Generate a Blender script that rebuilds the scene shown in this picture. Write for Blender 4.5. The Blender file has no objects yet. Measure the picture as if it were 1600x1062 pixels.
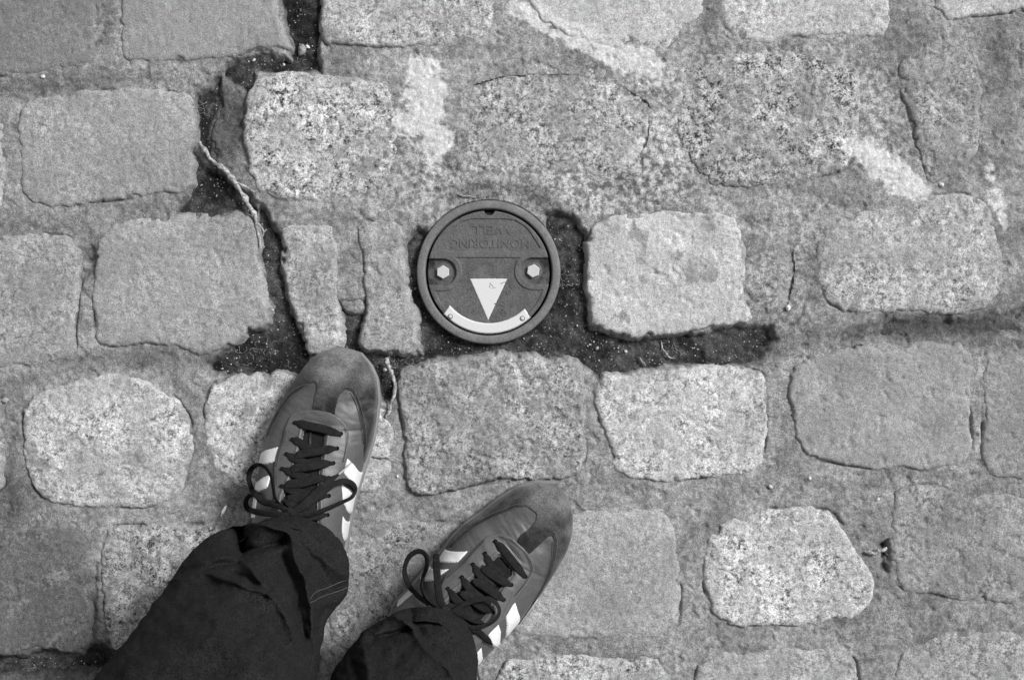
import bpy, math, random
import numpy as np
from mathutils import Vector

random.seed(4)
rng = np.random.default_rng(7)
scene = bpy.context.scene
COL = scene.collection

# ------------------------------------------------------------------ scale, camera, light
S = 0.00065            # metres on the ground for one photo pixel
H = 1.30               # camera height
CX, CY = 800.0, 531.0

def G(px, py, h=0.0):
    k = S * (1 - h / H)
    return np.array([(px - CX) * k, (CY - py) * k, h])

cam = bpy.data.cameras.new('camera')
cam.sensor_width = 36
cam.lens = 36 * H / (1600 * S)
cam.clip_start = 0.02
cam.clip_end = 100
cam_o = bpy.data.objects.new('camera', cam)
cam_o.location = (0, 0, H)
COL.objects.link(cam_o)
scene.camera = cam_o

SUN_EL, SUN_AZ = math.radians(44), math.radians(56)     # azimuth clockwise from +Y (top of the photo)
world = bpy.data.worlds.new('World')
scene.world = world
world.use_nodes = True
wn, wl = world.node_tree.nodes, world.node_tree.links
wn.clear()
sky = wn.new('ShaderNodeTexSky'); sky.sky_type = 'NISHITA'; sky.sun_disc = False
sky.sun_elevation = SUN_EL; sky.sun_rotation = SUN_AZ
bw = wn.new('ShaderNodeRGBToBW')
bg = wn.new('ShaderNodeBackground'); bg.inputs['Strength'].default_value = 0.065
wo = wn.new('ShaderNodeOutputWorld')
wl.new(sky.outputs[0], bw.inputs[0]); wl.new(bw.outputs[0], bg.inputs[0]); wl.new(bg.outputs[0], wo.inputs[0])

sl = bpy.data.lights.new('sun', 'SUN'); sl.energy = 1.5; sl.angle = math.radians(15)
so = bpy.data.objects.new('sun', sl); COL.objects.link(so)
sd = Vector((math.sin(SUN_AZ) * math.cos(SUN_EL), math.cos(SUN_AZ) * math.cos(SUN_EL), math.sin(SUN_EL)))
so.rotation_euler = sd.to_track_quat('Z', 'Y').to_euler()
so.location = (0.5, 1.0, 2.0)

vs = scene.view_settings
vs.view_transform = 'Standard'; vs.look = 'None'; vs.gamma = 1; vs.use_curve_mapping = False
vs.exposure = 1.42

# ------------------------------------------------------------------ numeric helpers
_perm = {}
def gnoise(x, y, seed=0):
    if seed not in _perm:
        r = np.random.default_rng(1000 + seed)
        p = r.permutation(512); a = r.random(512) * 2 * np.pi
        _perm[seed] = (p, np.cos(a), np.sin(a))
    p, ca, sa = _perm[seed]
    xi = np.floor(x).astype(np.int64); yi = np.floor(y).astype(np.int64)
    xf, yf = x - xi, y - yi
    u = xf * xf * xf * (xf * (xf * 6 - 15) + 10); v = yf * yf * yf * (yf * (yf * 6 - 15) + 10)
    def g(ix, iy, dx, dy):
        h = p[(p[ix & 511] + iy) & 511]
        return ca[h] * dx + sa[h] * dy
    n00 = g(xi, yi, xf, yf); n10 = g(xi + 1, yi, xf - 1, yf)
    n01 = g(xi, yi + 1, xf, yf - 1); n11 = g(xi + 1, yi + 1, xf - 1, yf - 1)
    return 1.5 * ((n00 * (1 - u) + n10 * u) * (1 - v) + (n01 * (1 - u) + n11 * u) * v)

def fbm(x, y, wl_, octv=3, seed=0, gain=0.5):
    s = np.zeros_like(x); a = 1.0; f = 1.0 / wl_
    for i in range(octv):
        s += a * gnoise(x * f + 17.3 * i, y * f - 9.1 * i, seed + i)
        a *= gain; f *= 2.03
    return s

def sstep(a, b, x):
    t = np.clip((x - a) / (b - a), 0, 1)
    return t * t * (3 - 2 * t)

def sdf(poly, x, y):
    """signed distance, positive inside"""
    d2 = np.full(x.shape, 1e9); ins = np.zeros(x.shape, bool)
    n = len(poly)
    for i in range(n):
        ax, ay = poly[i]; bx, by = poly[(i + 1) % n]
        ex, ey = bx - ax, by - ay
        L = ex * ex + ey * ey + 1e-18
        wx, wy = x - ax, y - ay
        t = np.clip((wx * ex + wy * ey) / L, 0, 1)
        dx, dy = wx - ex * t, wy - ey * t
        d2 = np.minimum(d2, dx * dx + dy * dy)
        if ay != by:
            c = ((ay > y) != (by > y)) & (x < ex * (y - ay) / ey + ax)
            ins ^= c
    d = np.sqrt(d2)
    return np.where(ins, d, -d)

def linedist(pts, x, y):
    """distance to a polyline, and signed side"""
    best = np.full(x.shape, 1e9); side = np.zeros(x.shape)
    for i in range(len(pts) - 1):
        ax, ay = pts[i]; bx, by = pts[i + 1]
        ex, ey = bx - ax, by - ay; L = ex * ex + ey * ey + 1e-12
        wx, wy = x - ax, y - ay
        t = np.clip((wx * ex + wy * ey) / L, 0, 1)
        d = np.hypot(wx - ex * t, wy - ey * t)
        s = np.sign(ex * wy - ey * wx)
        m = d < best
        best = np.where(m, d, best); side = np.where(m, s, side)
    return best, side

def chaikin(p, n=1):
    p = [tuple(q) for q in p]
    for _ in range(n):
        q = []
        for i in range(len(p)):
            a = p[i]; b = p[(i + 1) % len(p)]
            q.append((a[0] * .84 + b[0] * .16, a[1] * .84 + b[1] * .16))
            q.append((a[0] * .16 + b[0] * .84, a[1] * .16 + b[1] * .84))
        p = q
    return p

def px2m(poly):
    return [((x - CX) * S, (CY - y) * S) for x, y in poly]

# ------------------------------------------------------------------ mesh helpers
def link(name, me, mat=None, parent=None):
    o = bpy.data.objects.new(name, me)
    COL.objects.link(o)
    if mat is not None: me.materials.append(mat)
    if parent is not None: o.parent = parent
    return o

def from_arrays(name, V, F, mat=None, parent=None, attrs=None, smooth=True):
    """V (n,3), F (m,4) or (m,3)"""
    me = bpy.data.meshes.new(name)
    V = np.asarray(V, np.float32); F = np.asarray(F, np.int32)
    k = F.shape[1]
    me.vertices.add(len(V)); me.vertices.foreach_set('co', V.ravel())
    me.loops.add(F.size); me.loops.foreach_set('vertex_index', F.ravel())
    me.polygons.add(len(F))
    me.polygons.foreach_set('loop_start', np.arange(0, F.size, k, dtype=np.int32))
    me.polygons.foreach_set('loop_total', np.full(len(F), k, np.int32))
    me.polygons.foreach_set('use_smooth', np.full(len(F), smooth, bool))
    me.update(calc_edges=True)
    for an, av in (attrs or {}).items():
        a = me.attributes.new(an, 'FLOAT', 'POINT')
        a.data.foreach_set('value', np.asarray(av, np.float32).ravel())
    return link(name, me, mat, parent)

def grid_mesh(name, X, Y, Z, keep, mat, parent=None, attrs=None, flip=False):
    """X,Y,Z (r,c) arrays; keep: bool per vertex; a face stays when all 4 corners are kept"""
    r, c = X.shape
    idx = np.arange(r * c).reshape(r, c)
    k = keep[:-1, :-1] & keep[1:, :-1] & keep[:-1, 1:] & keep[1:, 1:]
    a, b, d, e = idx[:-1, :-1][k], idx[:-1, 1:][k], idx[1:, 1:][k], idx[1:, :-1][k]
    F = np.stack([a, e, d, b] if flip else [a, b, d, e], 1)
    used = np.unique(F); rem = np.full(r * c, -1); rem[used] = np.arange(len(used))
    V = np.stack([X.ravel(), Y.ravel(), Z.ravel()], 1)[used]
    return from_arrays(name, V, rem[F], mat, parent,
                       {n: v.ravel()[used] for n, v in (attrs or {}).items()})

def empty(name, loc=(0, 0, 0), parent=None):
    o = bpy.data.objects.new(name, None); COL.objects.link(o)
    o.location = loc; o.empty_display_size = 0.02
    if parent is not None: o.parent = parent
    return o

def tag(o, label=None, cat=None, group=None, kind=None):
    if label: o['label'] = label
    if cat: o['category'] = cat
    if group: o['group'] = group
    if kind: o['kind'] = kind
    return o

# ------------------------------------------------------------------ materials (all neutral: a black and white photograph)
def new_mat(name, rough=0.9, spec=0.3):
    m = bpy.data.materials.new(name); m.use_nodes = True
    nt = m.node_tree; b = nt.nodes['Principled BSDF']
    b.inputs['Roughness'].default_value = rough
    b.inputs['Specular IOR Level'].default_value = spec
    return m, nt, b

class N:
    def __init__(s, nt): s.nt = nt
    def node(s, t, **k):
        n = s.nt.nodes.new(t)
        for a, v in k.items(): setattr(n, a, v)
        return n
    def put(s, sock, v):
        if isinstance(v, (int, float)): sock.default_value = v
        else: s.nt.links.new(v, sock)
    def math(s, op, a, b=0.0, c=0.0, clamp=False):
        n = s.node('ShaderNodeMath', operation=op, use_clamp=clamp)
        s.put(n.inputs[0], a); s.put(n.inputs[1], b); s.put(n.inputs[2], c)
        return n.outputs[0]
    def ramp(s, v, a, b, lo=0.0, hi=1.0):
        n = s.node('ShaderNodeMapRange', interpolation_type='SMOOTHSTEP')
        s.put(n.inputs['Value'], v); n.inputs['From Min'].default_value = a; n.inputs['From Max'].default_value = b
        n.inputs['To Min'].default_value = lo; n.inputs['To Max'].default_value = hi
        return n.outputs[0]
    def attr(s, name):
        return s.node('ShaderNodeAttribute', attribute_name=name).outputs['Fac']
    def pos(s, sc=(1, 1, 1)):
        g = s.node('ShaderNodeNewGeometry').outputs['Position']
        m = s.node('ShaderNodeMapping'); m.inputs['Scale'].default_value = sc
        s.nt.links.new(g, m.inputs[0]); return m.outputs[0]
    def noise(s, p, scale, detail=3, rough=0.6, dist=0.0):
        n = s.node('ShaderNodeTexNoise'); s.nt.links.new(p, n.inputs['Vector'])
        n.inputs['Scale'].default_value = scale; n.inputs['Detail'].default_value = detail
        n.inputs['Roughness'].default_value = rough; n.inputs['Distortion'].default_value = dist
        return n.outputs['Fac']
    def voro(s, p, scale, out='Distance', feat='F1'):
        n = s.node('ShaderNodeTexVoronoi', feature=feat); s.nt.links.new(p, n.inputs['Vector'])
        n.inputs['Scale'].default_value = scale
        return n.outputs[out]
    def lerp(s, a, b, t):
        n = s.node('ShaderNodeMix', data_type='FLOAT', clamp_factor=True)
        s.put(n.inputs[0], t); s.put(n.inputs[2], a); s.put(n.inputs[3], b)
        return n.outputs[0]
    def bump(s, h, dist, bsdf, strength=1.0):
        n = s.node('ShaderNodeBump'); n.inputs['Distance'].default_value = dist
        n.inputs['Strength'].default_value = strength
        s.put(n.inputs['Height'], h); s.nt.links.new(n.outputs[0], bsdf.inputs['Normal'])

def stone_material():
    """vertex attributes: tone (albedo), spk (crystal contrast), patch (dark lichen or dirt), smear (pale cement)"""
    m, nt, b = new_mat('granite', 0.92, 0.25); n = N(nt); p = n.pos()
    c1 = n.noise(p, 190, 5, .72, .3)
    c2 = n.noise(p, 480, 3, .7)
    gr = n.noise(p, 1100, 2, .8)
    big = n.noise(p, 36, 5, .66, .5)
    cr = n.math('ADD', n.ramp(c1, .42, .56, -1.15, 1.15), n.ramp(c2, .38, .62, -.95, .95))
    lump = n.noise(p, 85, 5, .7, .6)
    cr = n.math('ADD', cr, n.ramp(lump, .38, .62, -.75, .75))
    v = n.math('MULTIPLY', n.math('MULTIPLY', n.attr('spk'), n.ramp(n.noise(p, 28, 4, .65), .34, .66, .35, 1.2)), cr)
    v = n.math('ADD', v, 1.0)
    v = n.math('MULTIPLY', v, n.ramp(gr, .36, .64, .62, 1.38))
    v = n.math('MULTIPLY', v, n.ramp(n.noise(p, 14, 4, .6), .3, .7, .86, 1.14))
    v = n.math('MULTIPLY', v, n.attr('tone'))
    pm = n.ramp(n.math('ADD', n.math('ADD', big, n.math('MULTIPLY', c1, .35)), n.attr('patch')), .795, .845)
    film = n.math('MULTIPLY', n.math('MULTIPLY', .225, n.ramp(c1, .33, .67, .84, 1.16)), n.math('MULTIPLY', n.ramp(gr, .36, .64, .7, 1.3), n.attr('dirt')))
    v = n.lerp(v, film, n.math('MULTIPLY', pm, .85))
    sm = n.ramp(n.math('ADD', n.math('MULTIPLY', n.math('ADD', n.noise(p, 75, 6, .72), n.math('MULTIPLY', c1, .5)), .55), n.attr('smear')), .68, 1.05)
    v = n.lerp(v, n.math('MULTIPLY', n.math('MULTIPLY', .62, n.ramp(gr, .36, .64, .8, 1.2)), n.math('MULTIPLY', n.ramp(c1, .3, .7, .8, 1.15), n.ramp(c2, .3, .7, .8, 1.15))), n.math('MULTIPLY', sm, .84))
    # dark mineral pits
    pit = n.ramp(n.noise(p, 320, 2, .5), .30, .38, 1, 0)
    v = n.math('MULTIPLY', v, n.math('SUBTRACT', 1.0, n.math('MULTIPLY', n.math('MULTIPLY', pit, n.attr('spk')), 1.1)))
    v = n.math('MAXIMUM', v, .02)
    n.put(b.inputs['Base Color'], v)
    hgt = n.math('ADD', n.math('MULTIPLY', c1, .8), n.math('ADD', n.math('MULTIPLY', c2, .5), n.math('MULTIPLY', gr, .25)))
    n.bump(hgt, .0013, b, .8)
    return m

def mortar_material():
    m, nt, b = new_mat('joint_sand', 0.96, 0.15); n = N(nt); p = n.pos()
    c1 = n.noise(p, 150, 5, .7); c2 = n.noise(p, 520, 3, .75); gr = n.noise(p, 1100, 2, .8)
    big = n.noise(p, 22, 6, .66, .6)
    v = n.math('MULTIPLY', n.attr('tone'), n.ramp(big, .34, .66, .74, 1.24))
    v = n.math('MULTIPLY', v, n.ramp(c1, .36, .64, .82, 1.18))
    v = n.math('MULTIPLY', v, n.ramp(c2, .34, .66, .78, 1.22))
    v = n.math('MULTIPLY', v, n.ramp(n.noise(p, 65, 6, .75, .8), .36, .47, .76, 1.0))
    v = n.math('MULTIPLY', v, n.ramp(gr, .36, .64, .62, 1.38))
    cr = n.math('MULTIPLY', n.ramp(c1, .41, .58, -1, 1), n.attr('spk'))
    v = n.math('MULTIPLY', v, n.math('ADD', 1.0, cr))
    sm = n.ramp(n.math('ADD', n.math('MULTIPLY', n.math('ADD', n.noise(p, 75, 6, .72), n.math('MULTIPLY', c1, .5)), .55), n.attr('smear')), .68, 1.05)
    v = n.lerp(v, n.math('MULTIPLY', n.math('MULTIPLY', .62, n.ramp(gr, .36, .64, .8, 1.2)), n.math('MULTIPLY', n.ramp(c1, .3, .7, .8, 1.15), n.ramp(c2, .3, .7, .8, 1.15))), n.math('MULTIPLY', sm, .84))
    pale = n.ramp(n.voro(p, 260), .09, .14, 1, 0)
    pale = n.math('MULTIPLY', pale, n.ramp(n.noise(p, 60, 2), .5, .6))
    v = n.lerp(v, .42, n.math('MULTIPLY', pale, .7))
    v = n.math('MAXIMUM', v, .012)
    n.put(b.inputs['Base Color'], v)
    n.bump(n.math('ADD', n.math('MULTIPLY', c1, .6), n.math('ADD', n.math('MULTIPLY', c2, .6), n.math('MULTIPLY', gr, .35))), .0012, b, .8)
    return m

def soil_material():
    m, nt, b = new_mat('soil', 1.0, 0.1); n = N(nt); p = n.pos()
    c1 = n.noise(p, 120, 5, .75); c2 = n.noise(p, 600, 3, .8)
    v = n.math('MULTIPLY', .034, n.ramp(c1, .3, .7, .45, 1.7))
    v = n.math('MULTIPLY', v, n.ramp(n.noise(p, 25, 4), .38, .64, .6, 2.3))
    v = n.math('MULTIPLY', v, n.ramp(c2, .3, .7, .55, 1.5))
    sp = n.math('MULTIPLY', n.ramp(n.voro(p, 420), .10, .18, 1, 0), n.ramp(n.noise(p, 190, 3), .54, .62))
    v = n.lerp(v, .16, sp)
    v = n.lerp(v, n.math('MULTIPLY', .13, n.ramp(c2, .3, .7, .5, 1.5)), n.ramp(n.math('ADD', n.attr('dust'), n.math('MULTIPLY', n.noise(p, 60, 5, .7), .7)), .62, 1.15))
    n.put(b.inputs['Base Color'], v)
    n.bump(n.math('ADD', c1, c2), .0022, b, 1.0)
    return m

def plain_material(name, base, rough=.6, spec=.4, grain=.12, gscale=900, bumpd=.0002, mottle=0.0, mscale=30, metallic=0.0):
    m, nt, b = new_mat(name, rough, spec); n = N(nt); p = n.pos()
    gr = n.noise(p, gscale, 3, .75)
    v = n.math('MULTIPLY', base, n.ramp(gr, .28, .72, 1 - grain, 1 + grain))
    if mottle:
        v = n.math('MULTIPLY', v, n.ramp(n.noise(p, mscale, 5, .65), .3, .7, 1 - mottle, 1 + mottle))
    n.put(b.inputs['Base Color'], v)
    b.inputs['Metallic'].default_value = metallic
    if name == 'cast_iron':
        v = n.math('MULTIPLY', v, n.math('SUBTRACT', 1.0, n.math('MULTIPLY', n.attr('dirt'), .65)))
        n.put(b.inputs['Base Color'], v)
    if bumpd: n.bump(gr, bumpd, b, .7)
    return m

def suede_material():
    m, nt, b = new_mat('suede', 0.95, 0.1); n = N(nt); p = n.pos()
    gr = n.noise(p, 750, 3, .8); w = n.noise(p, 42, 5, .6, .8)
    scuff = n.attr('scuff')
    v = n.math('MULTIPLY', .031, n.ramp(w, .36, .64, .45, 1.55))
    v = n.lerp(v, .165, n.math('MULTIPLY', scuff, n.ramp(n.noise(p, 70, 4, .7), .3, .65, .45, 1)))
    v = n.math('MULTIPLY', v, n.ramp(gr, .34, .66, .62, 1.38))
    n.put(b.inputs['Base Color'], v)
    b.inputs['Sheen Weight'].default_value = .15
    b.inputs['Sheen Roughness'].default_value = .5
    n.bump(gr, .0006, b, .7)
    return m

M = {}
M['stone'] = stone_material()
M['mortar'] = mortar_material()
M['soil'] = soil_material()
M['iron'] = plain_material('cast_iron', .096, .7, .35, .34, 700, .0004, .14, 40)
M['iron_ring'] = plain_material('cast_iron_rim', .14, .62, .4, .34, 700, .0004, .16, 60)
M['pit'] = plain_material('dark_cavity', .008, 1, 0, .2, 500, 0)
M['paint'] = plain_material('white_paint', .74, .6, .35, .06, 900, .0001, .06, 90)
M['bolt'] = plain_material('galvanised_steel', .46, .5, .5, .06, 900, .0001, .05, 120)
M['leather'] = plain_material('grey_leather', .072, .44, .4, .24, 700, .00018, .13, 45)
M['leather_pale'] = plain_material('eyestay_leather', .080, .44, .4, .22, 700, .00018, .10, 60)
M['suede'] = suede_material()
M['white_leather'] = plain_material('white_leather', .68, .5, .4, .06, 900, .0001, .04, 60)
M['gum'] = plain_material('gum_rubber', .20, .65, .4, .16, 900, .0003, .15, 60)
M['lace'] = plain_material('black_lace', .015, .95, .08, .6, 1300, .0006, .25, 200)
M['tongue'] = plain_material('tongue_leather', .011, .8, .15, .3, 900, .0004, .3, 100)
M['lining'] = plain_material('lining', .012, .9, .2, .3, 900, .0002)
M['thread'] = plain_material('dark_thread', .035, .9, .2, .3, 900, 0)
M['stitch'] = plain_material('stitch_thread', .16, .9, .2, .3, 900, 0)
M['trouser'] = plain_material('dark_twill', .016, .95, .05, .8, 750, .0003, .12, 60)
M['trouser_thread'] = plain_material('trouser_thread', .075, .8, .2, .3, 900, 0)
M['bark'] = plain_material('pale_bark', .30, .9, .2, .6, 420, .0012, .5, 160)
M['pebble'] = plain_material('pale_pebble', .55, .8, .3, .2, 700, .0003, .2, 100)
M['pebble_grey'] = plain_material('grey_pebble', .26, .8, .3, .25, 700, .0004, .25, 100)
M['grit'] = plain_material('mixed_grit', .30, .9, .2, .8, 60, 0, .8, 300)
M['straw'] = plain_material('dry_straw', .30, .8, .3, .3, 600, .0002)

# ------------------------------------------------------------------ paving layout (traced on the ground plane, in photo pixels)
# polygon, top height mm, roughness mm, edge radius mm, tone (lens falloff painted in on left and corner stones), crystal contrast, patchiness
STONES = [
 ([(-70,-90),(150,-90),(149,60),(140,100),(60,116),(0,118),(-70,122)], 0.5,.6,7,.145,.10,-.02),
 ([(192,-90),(430,-90),(432,20),(444,51),(454,80),(425,78),(400,76),(373,85),(339,90),(250,97),(193,95),(186,60)], 1.5,.5,5,.215,.08,-.04),
 ([(502,-90),(770,-90),(772,30),(757,56),(720,66),(640,73),(560,72),(503,70),(500,0)], 1.8,1.0,6,.30,.34,.02),
 ([(800,-90),(1100,-90),(1102,0),(1096,28),(1066,50),(1045,84),(985,80),(900,60),(835,28)], 1.5,.6,6,.35,.13,-.08),
 ([(1125,-90),(1392,-90),(1390,0),(1390,40),(1380,56),(1250,56),(1205,66),(1150,60),(1126,38)], 1.5,.9,6,.335,.20,-.06),
 ([(1452,-90),(1680,-90),(1680,8),(1540,22),(1475,32),(1456,8)], 2,.9,5,.34,.16,-.05),
 ([(-80,180),(4,184),(10,260),(4,335),(-80,340)], 0.5,1,6,.28,.25,0),
 ([(33,170),(60,150),(150,142),(240,138),(296,150),(303,180),(303,240),(296,296),(240,303),(200,311),(130,316),(80,326),(45,315),(33,290),(29,230)], 2.0,.7,5,.235,.15,-.05),
 ([(385,140),(400,122),(450,115),(520,117),(570,122),(612,136),(622,200),(616,270),(598,300),(560,306),(500,315),(440,313),(408,304),(388,276),(382,200)], 2.0,1.1,6,.28,.42,-.015),
 ([(715,115),(790,94),(900,92),(980,112),(1040,150),(1036,230),(1000,285),(940,292),(860,284),(760,286),(716,270),(706,200)], -.4,1.2,12,.235,.36,.0),
 ([(1056,98),(1100,86),(1200,80),(1300,85),(1340,100),(1346,160),(1338,230),(1322,268),(1250,284),(1180,291),(1120,294),(1092,268),(1060,235),(1053,180)], 1.8,1.9,7,.245,.44,.03),
 ([(1405,98),(1440,72),(1490,62),(1520,84),(1535,130),(1530,200),(1520,250),(1480,280),(1452,286),(1436,240),(1420,180),(1410,140)], 1.8,1.7,8,.205,.30,.06),
 ([(-80,370),(0,368),(60,365),(110,370),(125,388),(126,430),(121,470),(116,520),(120,552),(60,572),(0,573),(-80,575)], 1.2,.8,6,.215,.20,.0),
 ([(148,398),(163,358),(200,344),(229,341),(330,336),(386,338),(395,353),(407,410),(416,460),(419,489),(416,507),(392,511),(371,531),(362,546),(301,553),(271,540),(235,538),(196,541),(151,540),(146,500),(149,440)], 2.6,.7,5,.232,.14,-.04),
 ([(438,352),(520,346),(524,370),(527,433),(529,489),(534,530),(528,548),(486,556),(470,516),(454,465),(440,417),(444,386)], 2.2,1.4,5,.262,.25,.0),
 ([(525,362),(557,358),(569,401),(573,481),(570,492),(533,486),(528,440)], -2.5,1.3,4,.19,.2,.05),
 ([(557,346),(624,344),(630,401),(634,457),(650,489),(655,552),(604,549),(565,546),(564,516),(573,485),(569,401)], 2.8,1.2,4,.238,.22,.03),
 ([(917,375),(928,352),(950,337),(1041,331),(1131,333),(1155,345),(1162,396),(1164,463),(1176,508),(1131,511),(1071,517),(1026,526),(965,523),(923,511),(919,493),(922,469),(916,439),(917,405)], 3.2,1.0,4,.36,.12,.04),
 ([(1275,370),(1300,345),(1380,325),(1440,310),(1500,300),(1545,318),(1562,380),(1564,440),(1546,478),(1500,489),(1440,488),(1370,490),(1320,486),(1290,470),(1278,430)], 2.0,1.0,7,.272,.27,.01),
 ([(1192,350),(1235,340),(1262,365),(1266,430),(1250,500),(1210,520),(1190,470)], -1.0,1.1,7,.22,.22,.0),
 ([(33,640),(60,615),(120,592),(170,582),(240,598),(275,623),(298,655),(300,700),(291,745),(285,775),(235,792),(150,793),(72,783),(50,760),(42,720),(38,680)], 2.2,.9,6,.315,.27,-.01),
 ([(318,622),(332,597),(380,586),(440,581),(490,590),(560,620),(600,640),(614,680),(612,735),(592,766),(540,772),(380,764),(333,735),(319,690)], 1.8,.9,6,.33,.30,.0),
 ([(624,600),(626,582),(675,566),(757,556),(829,556),(866,568),(886,561),(905,566),(911,590),(916,656),(914,713),(901,744),(850,750),(811,752),(757,755),(714,762),(678,772),(637,768),(633,701),(624,640)], 3.4,2.2,5,.225,.32,.02),
 ([(928,604),(945,585),(985,588),(1030,577),(1100,573),(1192,579),(1198,620),(1196,680),(1190,735),(1130,745),(1040,750),(990,748),(956,735),(950,680),(932,640)], 2.2,.8,5,.34,.27,-.02),
 ([(1232,600),(1240,566),(1300,551),(1345,541),(1400,546),(1440,533),(1498,532),(1520,556),(1514,620),(1520,700),(1508,724),(1440,736),(1410,728),(1350,731),(1262,716),(1244,690),(1238,640)], 1.8,1.0,4,.222,.10,.0),
 ([(1534,560),(1600,545),(1690,540),(1690,742),(1600,750),(1538,742)], .6,.8,5,.195,.14,.02),
 ([(-80,824),(0,822),(60,822),(122,821),(136,840),(140,900),(143,960),(140,1000),(118,1020),(82,1015),(60,1008),(30,1022),(-80,1026)], 1.2,.8,6,.115,.18,.0),
 ([(162,832),(176,822),(260,820),(360,818),(440,822),(484,834),(488,900),(486,980),(470,1018),(180,1020),(163,995),(159,900)], 2.0,1.2,5,.25,.42,.03),
 ([(514,826),(600,812),(690,815),(760,826),(772,900),(768,980),(750,1012),(640,1016),(520,1012),(508,960),(508,880)], 1.4,.9,6,.21,.32,.05),
 ([(790,810),(870,804),(960,795),(1034,790),(1058,830),(1063,900),(1062,970),(1040,994),(960,1000),(880,997),(800,992),(784,940),(784,860)], 1.0,.6,8,.245,.14,-.04),
 ([(1100,850),(1130,816),(1190,798),(1250,792),(1300,798),(1324,830),(1343,872),(1367,900),(1364,945),(1330,965),(1260,974),(1200,978),(1150,974),(1110,958),(1099,915)], 2.2,.9,5,.33,.34,-.02),
 ([(1393,800),(1400,766),(1460,755),(1530,770),(1600,780),(1690,790),(1690,932),(1580,942),(1480,932),(1402,920),(1389,870)], 1.0,1.2,8,.205,.22,.03),
 ([(-80,1066),(60,1062),(150,1066),(158,1100),(156,1250),(-80,1250)], .5,1,7,.14,.2,0),
 ([(180,1052),(480,1050),(480,1250),(176,1250)], .5,1,7,.24,.3,0),
 ([(505,1040),(740,1040),(748,1070),(748,1250),(505,1250)], 1.2,1,7,.30,.34,0),
 ([(776,1034),(850,1024),(1025,1026),(1042,1056),(1042,1250),(776,1250)], 1.8,1.2,6,.29,.40,-.02),
 ([(1085,1040),(1130,1018),(1180,1022),(1230,1012),(1320,1010),(1342,1040),(1342,1250),(1082,1250)], 1.4,1.0,6,.27,.22,.0),
 ([(1400,1015),(1490,985),(1600,990),(1690,995),(1690,1250),(1398,1250)], .8,1.3,8,.235,.26,.03),
 ([(-90,626),(-6,628),(6,700),(4,770),(-90,778)], .8,.9,6,.28,.2,0),
]
N_TRACED = len(STONES)
# the paving goes on outside the frame
r2 = random.Random(5)
def outside_row(y0, y1, x0, x1):
    x = x0 + r2.uniform(-60, 60)
    while x < x1:
        w = r2.uniform(220, 290)
        p = [(x, y0 + r2.uniform(0, 14)), (x + w * .5, y0 + r2.uniform(-8, 8)), (x + w, y0 + r2.uniform(0, 14)),
             (x + w + r2.uniform(-8, 8), (y0 + y1) / 2), (x + w, y1 - r2.uniform(0, 14)), (x + w * .5, y1 + r2.uniform(-8, 8)),
             (x, y1 - r2.uniform(0, 14)), (x + r2.uniform(-8, 8), (y0 + y1) / 2)]
        STONES.append((p, r2.uniform(.5, 2), 1.0, 7, r2.uniform(.2, .34), r2.uniform(.1, .35), 0))
        x += w + r2.uniform(26, 42)
for (a, b_) in ((-560, -360), (-325, -125)): outside_row(a, b_, -640, 2150)
for (a, b_) in ((1285, 1480), (1515, 1710)): outside_row(a, b_, -640, 2150)
for (a, b_) in ((-90, 110), (150, 330), (365, 570), (600, 785), (825, 1020), (1060, 1250)):
    outside_row(a, b_, -620, -380 if a != 0 else -380); outside_row(a, b_, 1740, 2000)

# dark soil where the joint sand is gone (photo pixels)
SOIL = [
 [(436,-60),(499,-60),(501,112),(455,116),(400,112),(388,150),(375,140),(340,112),(352,98),(400,84),(450,86),(450,60),(438,25)],
 [(305,146),(345,112),(345,160),(328,205),(332,250),(356,285),(372,300),(388,300),(404,338),(270,336),(276,316),(297,298),(302,240)],
 [(396,318),(412,326),(424,346),(436,362),(446,380),(444,400),(438,420),(446,452),(456,480),(470,515),(487,553),(470,590),(420,590),(330,586),(325,566),(362,548),(372,530),(392,510),(418,508),(420,480),(410,420),(398,350)],
 [(525,470),(577,470),(566,548),(604,552),(656,553),(650,489),(634,457),(632,375),(650,352),(690,368),(700,480),(760,500),(830,480),(850,440),(855,390),(850,335),(895,335),(922,372),(920,440),(924,512),(965,524),(1030,527),(1130,511),(1178,508),(1204,514),(1216,530),(1194,545),(1188,566),(1150,574),(1030,574),(985,585),(930,588),(905,566),(866,568),(829,556),(757,556),(675,566),(626,582),(606,640),(590,620),(560,560),(528,548)],
 [(1330,506),(1400,494),(1500,494),(1690,470),(1690,528),(1540,524),(1440,530),(1400,540),(1345,537),(1300,545)],
 [(-80,1028),(30,1026),(60,1013),(120,1024),(145,1004),(166,1008),(186,1024),(500,1026),(500,1046),(180,1046),(-80,1056)],
 [(121,388),(140,384),(150,392),(150,420),(124,446),(118,440),(126,420)],
 [(1376,852),(1390,846),(1391,893),(1380,893)],
 [(138,1004),(150,1004),(150,880),(141,880)],
]
SOIL_SHALLOW = {4: .45, 6: .4, 8: .35}
SOIL_M = [px2m(p) for p in SOIL]

def blobs(x, y, lst):
    """soft elliptical fields; x,y in metres, list in photo px (cx,cy,rx,ry,angle deg,amount)"""
    px, py = x / S + CX, CY - y / S
    out = np.zeros_like(x)
    for cx, cy, rx, ry, ang, am in lst:
        c, s = math.cos(math.radians(ang)), math.sin(math.radians(ang))
        dx, dy = px - cx, py - cy
        u, v = (dx * c + dy * s) / rx, (-dx * s + dy * c) / ry
        out += am * np.exp(-(u * u + v * v) ** 1.3)
    return out

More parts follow.
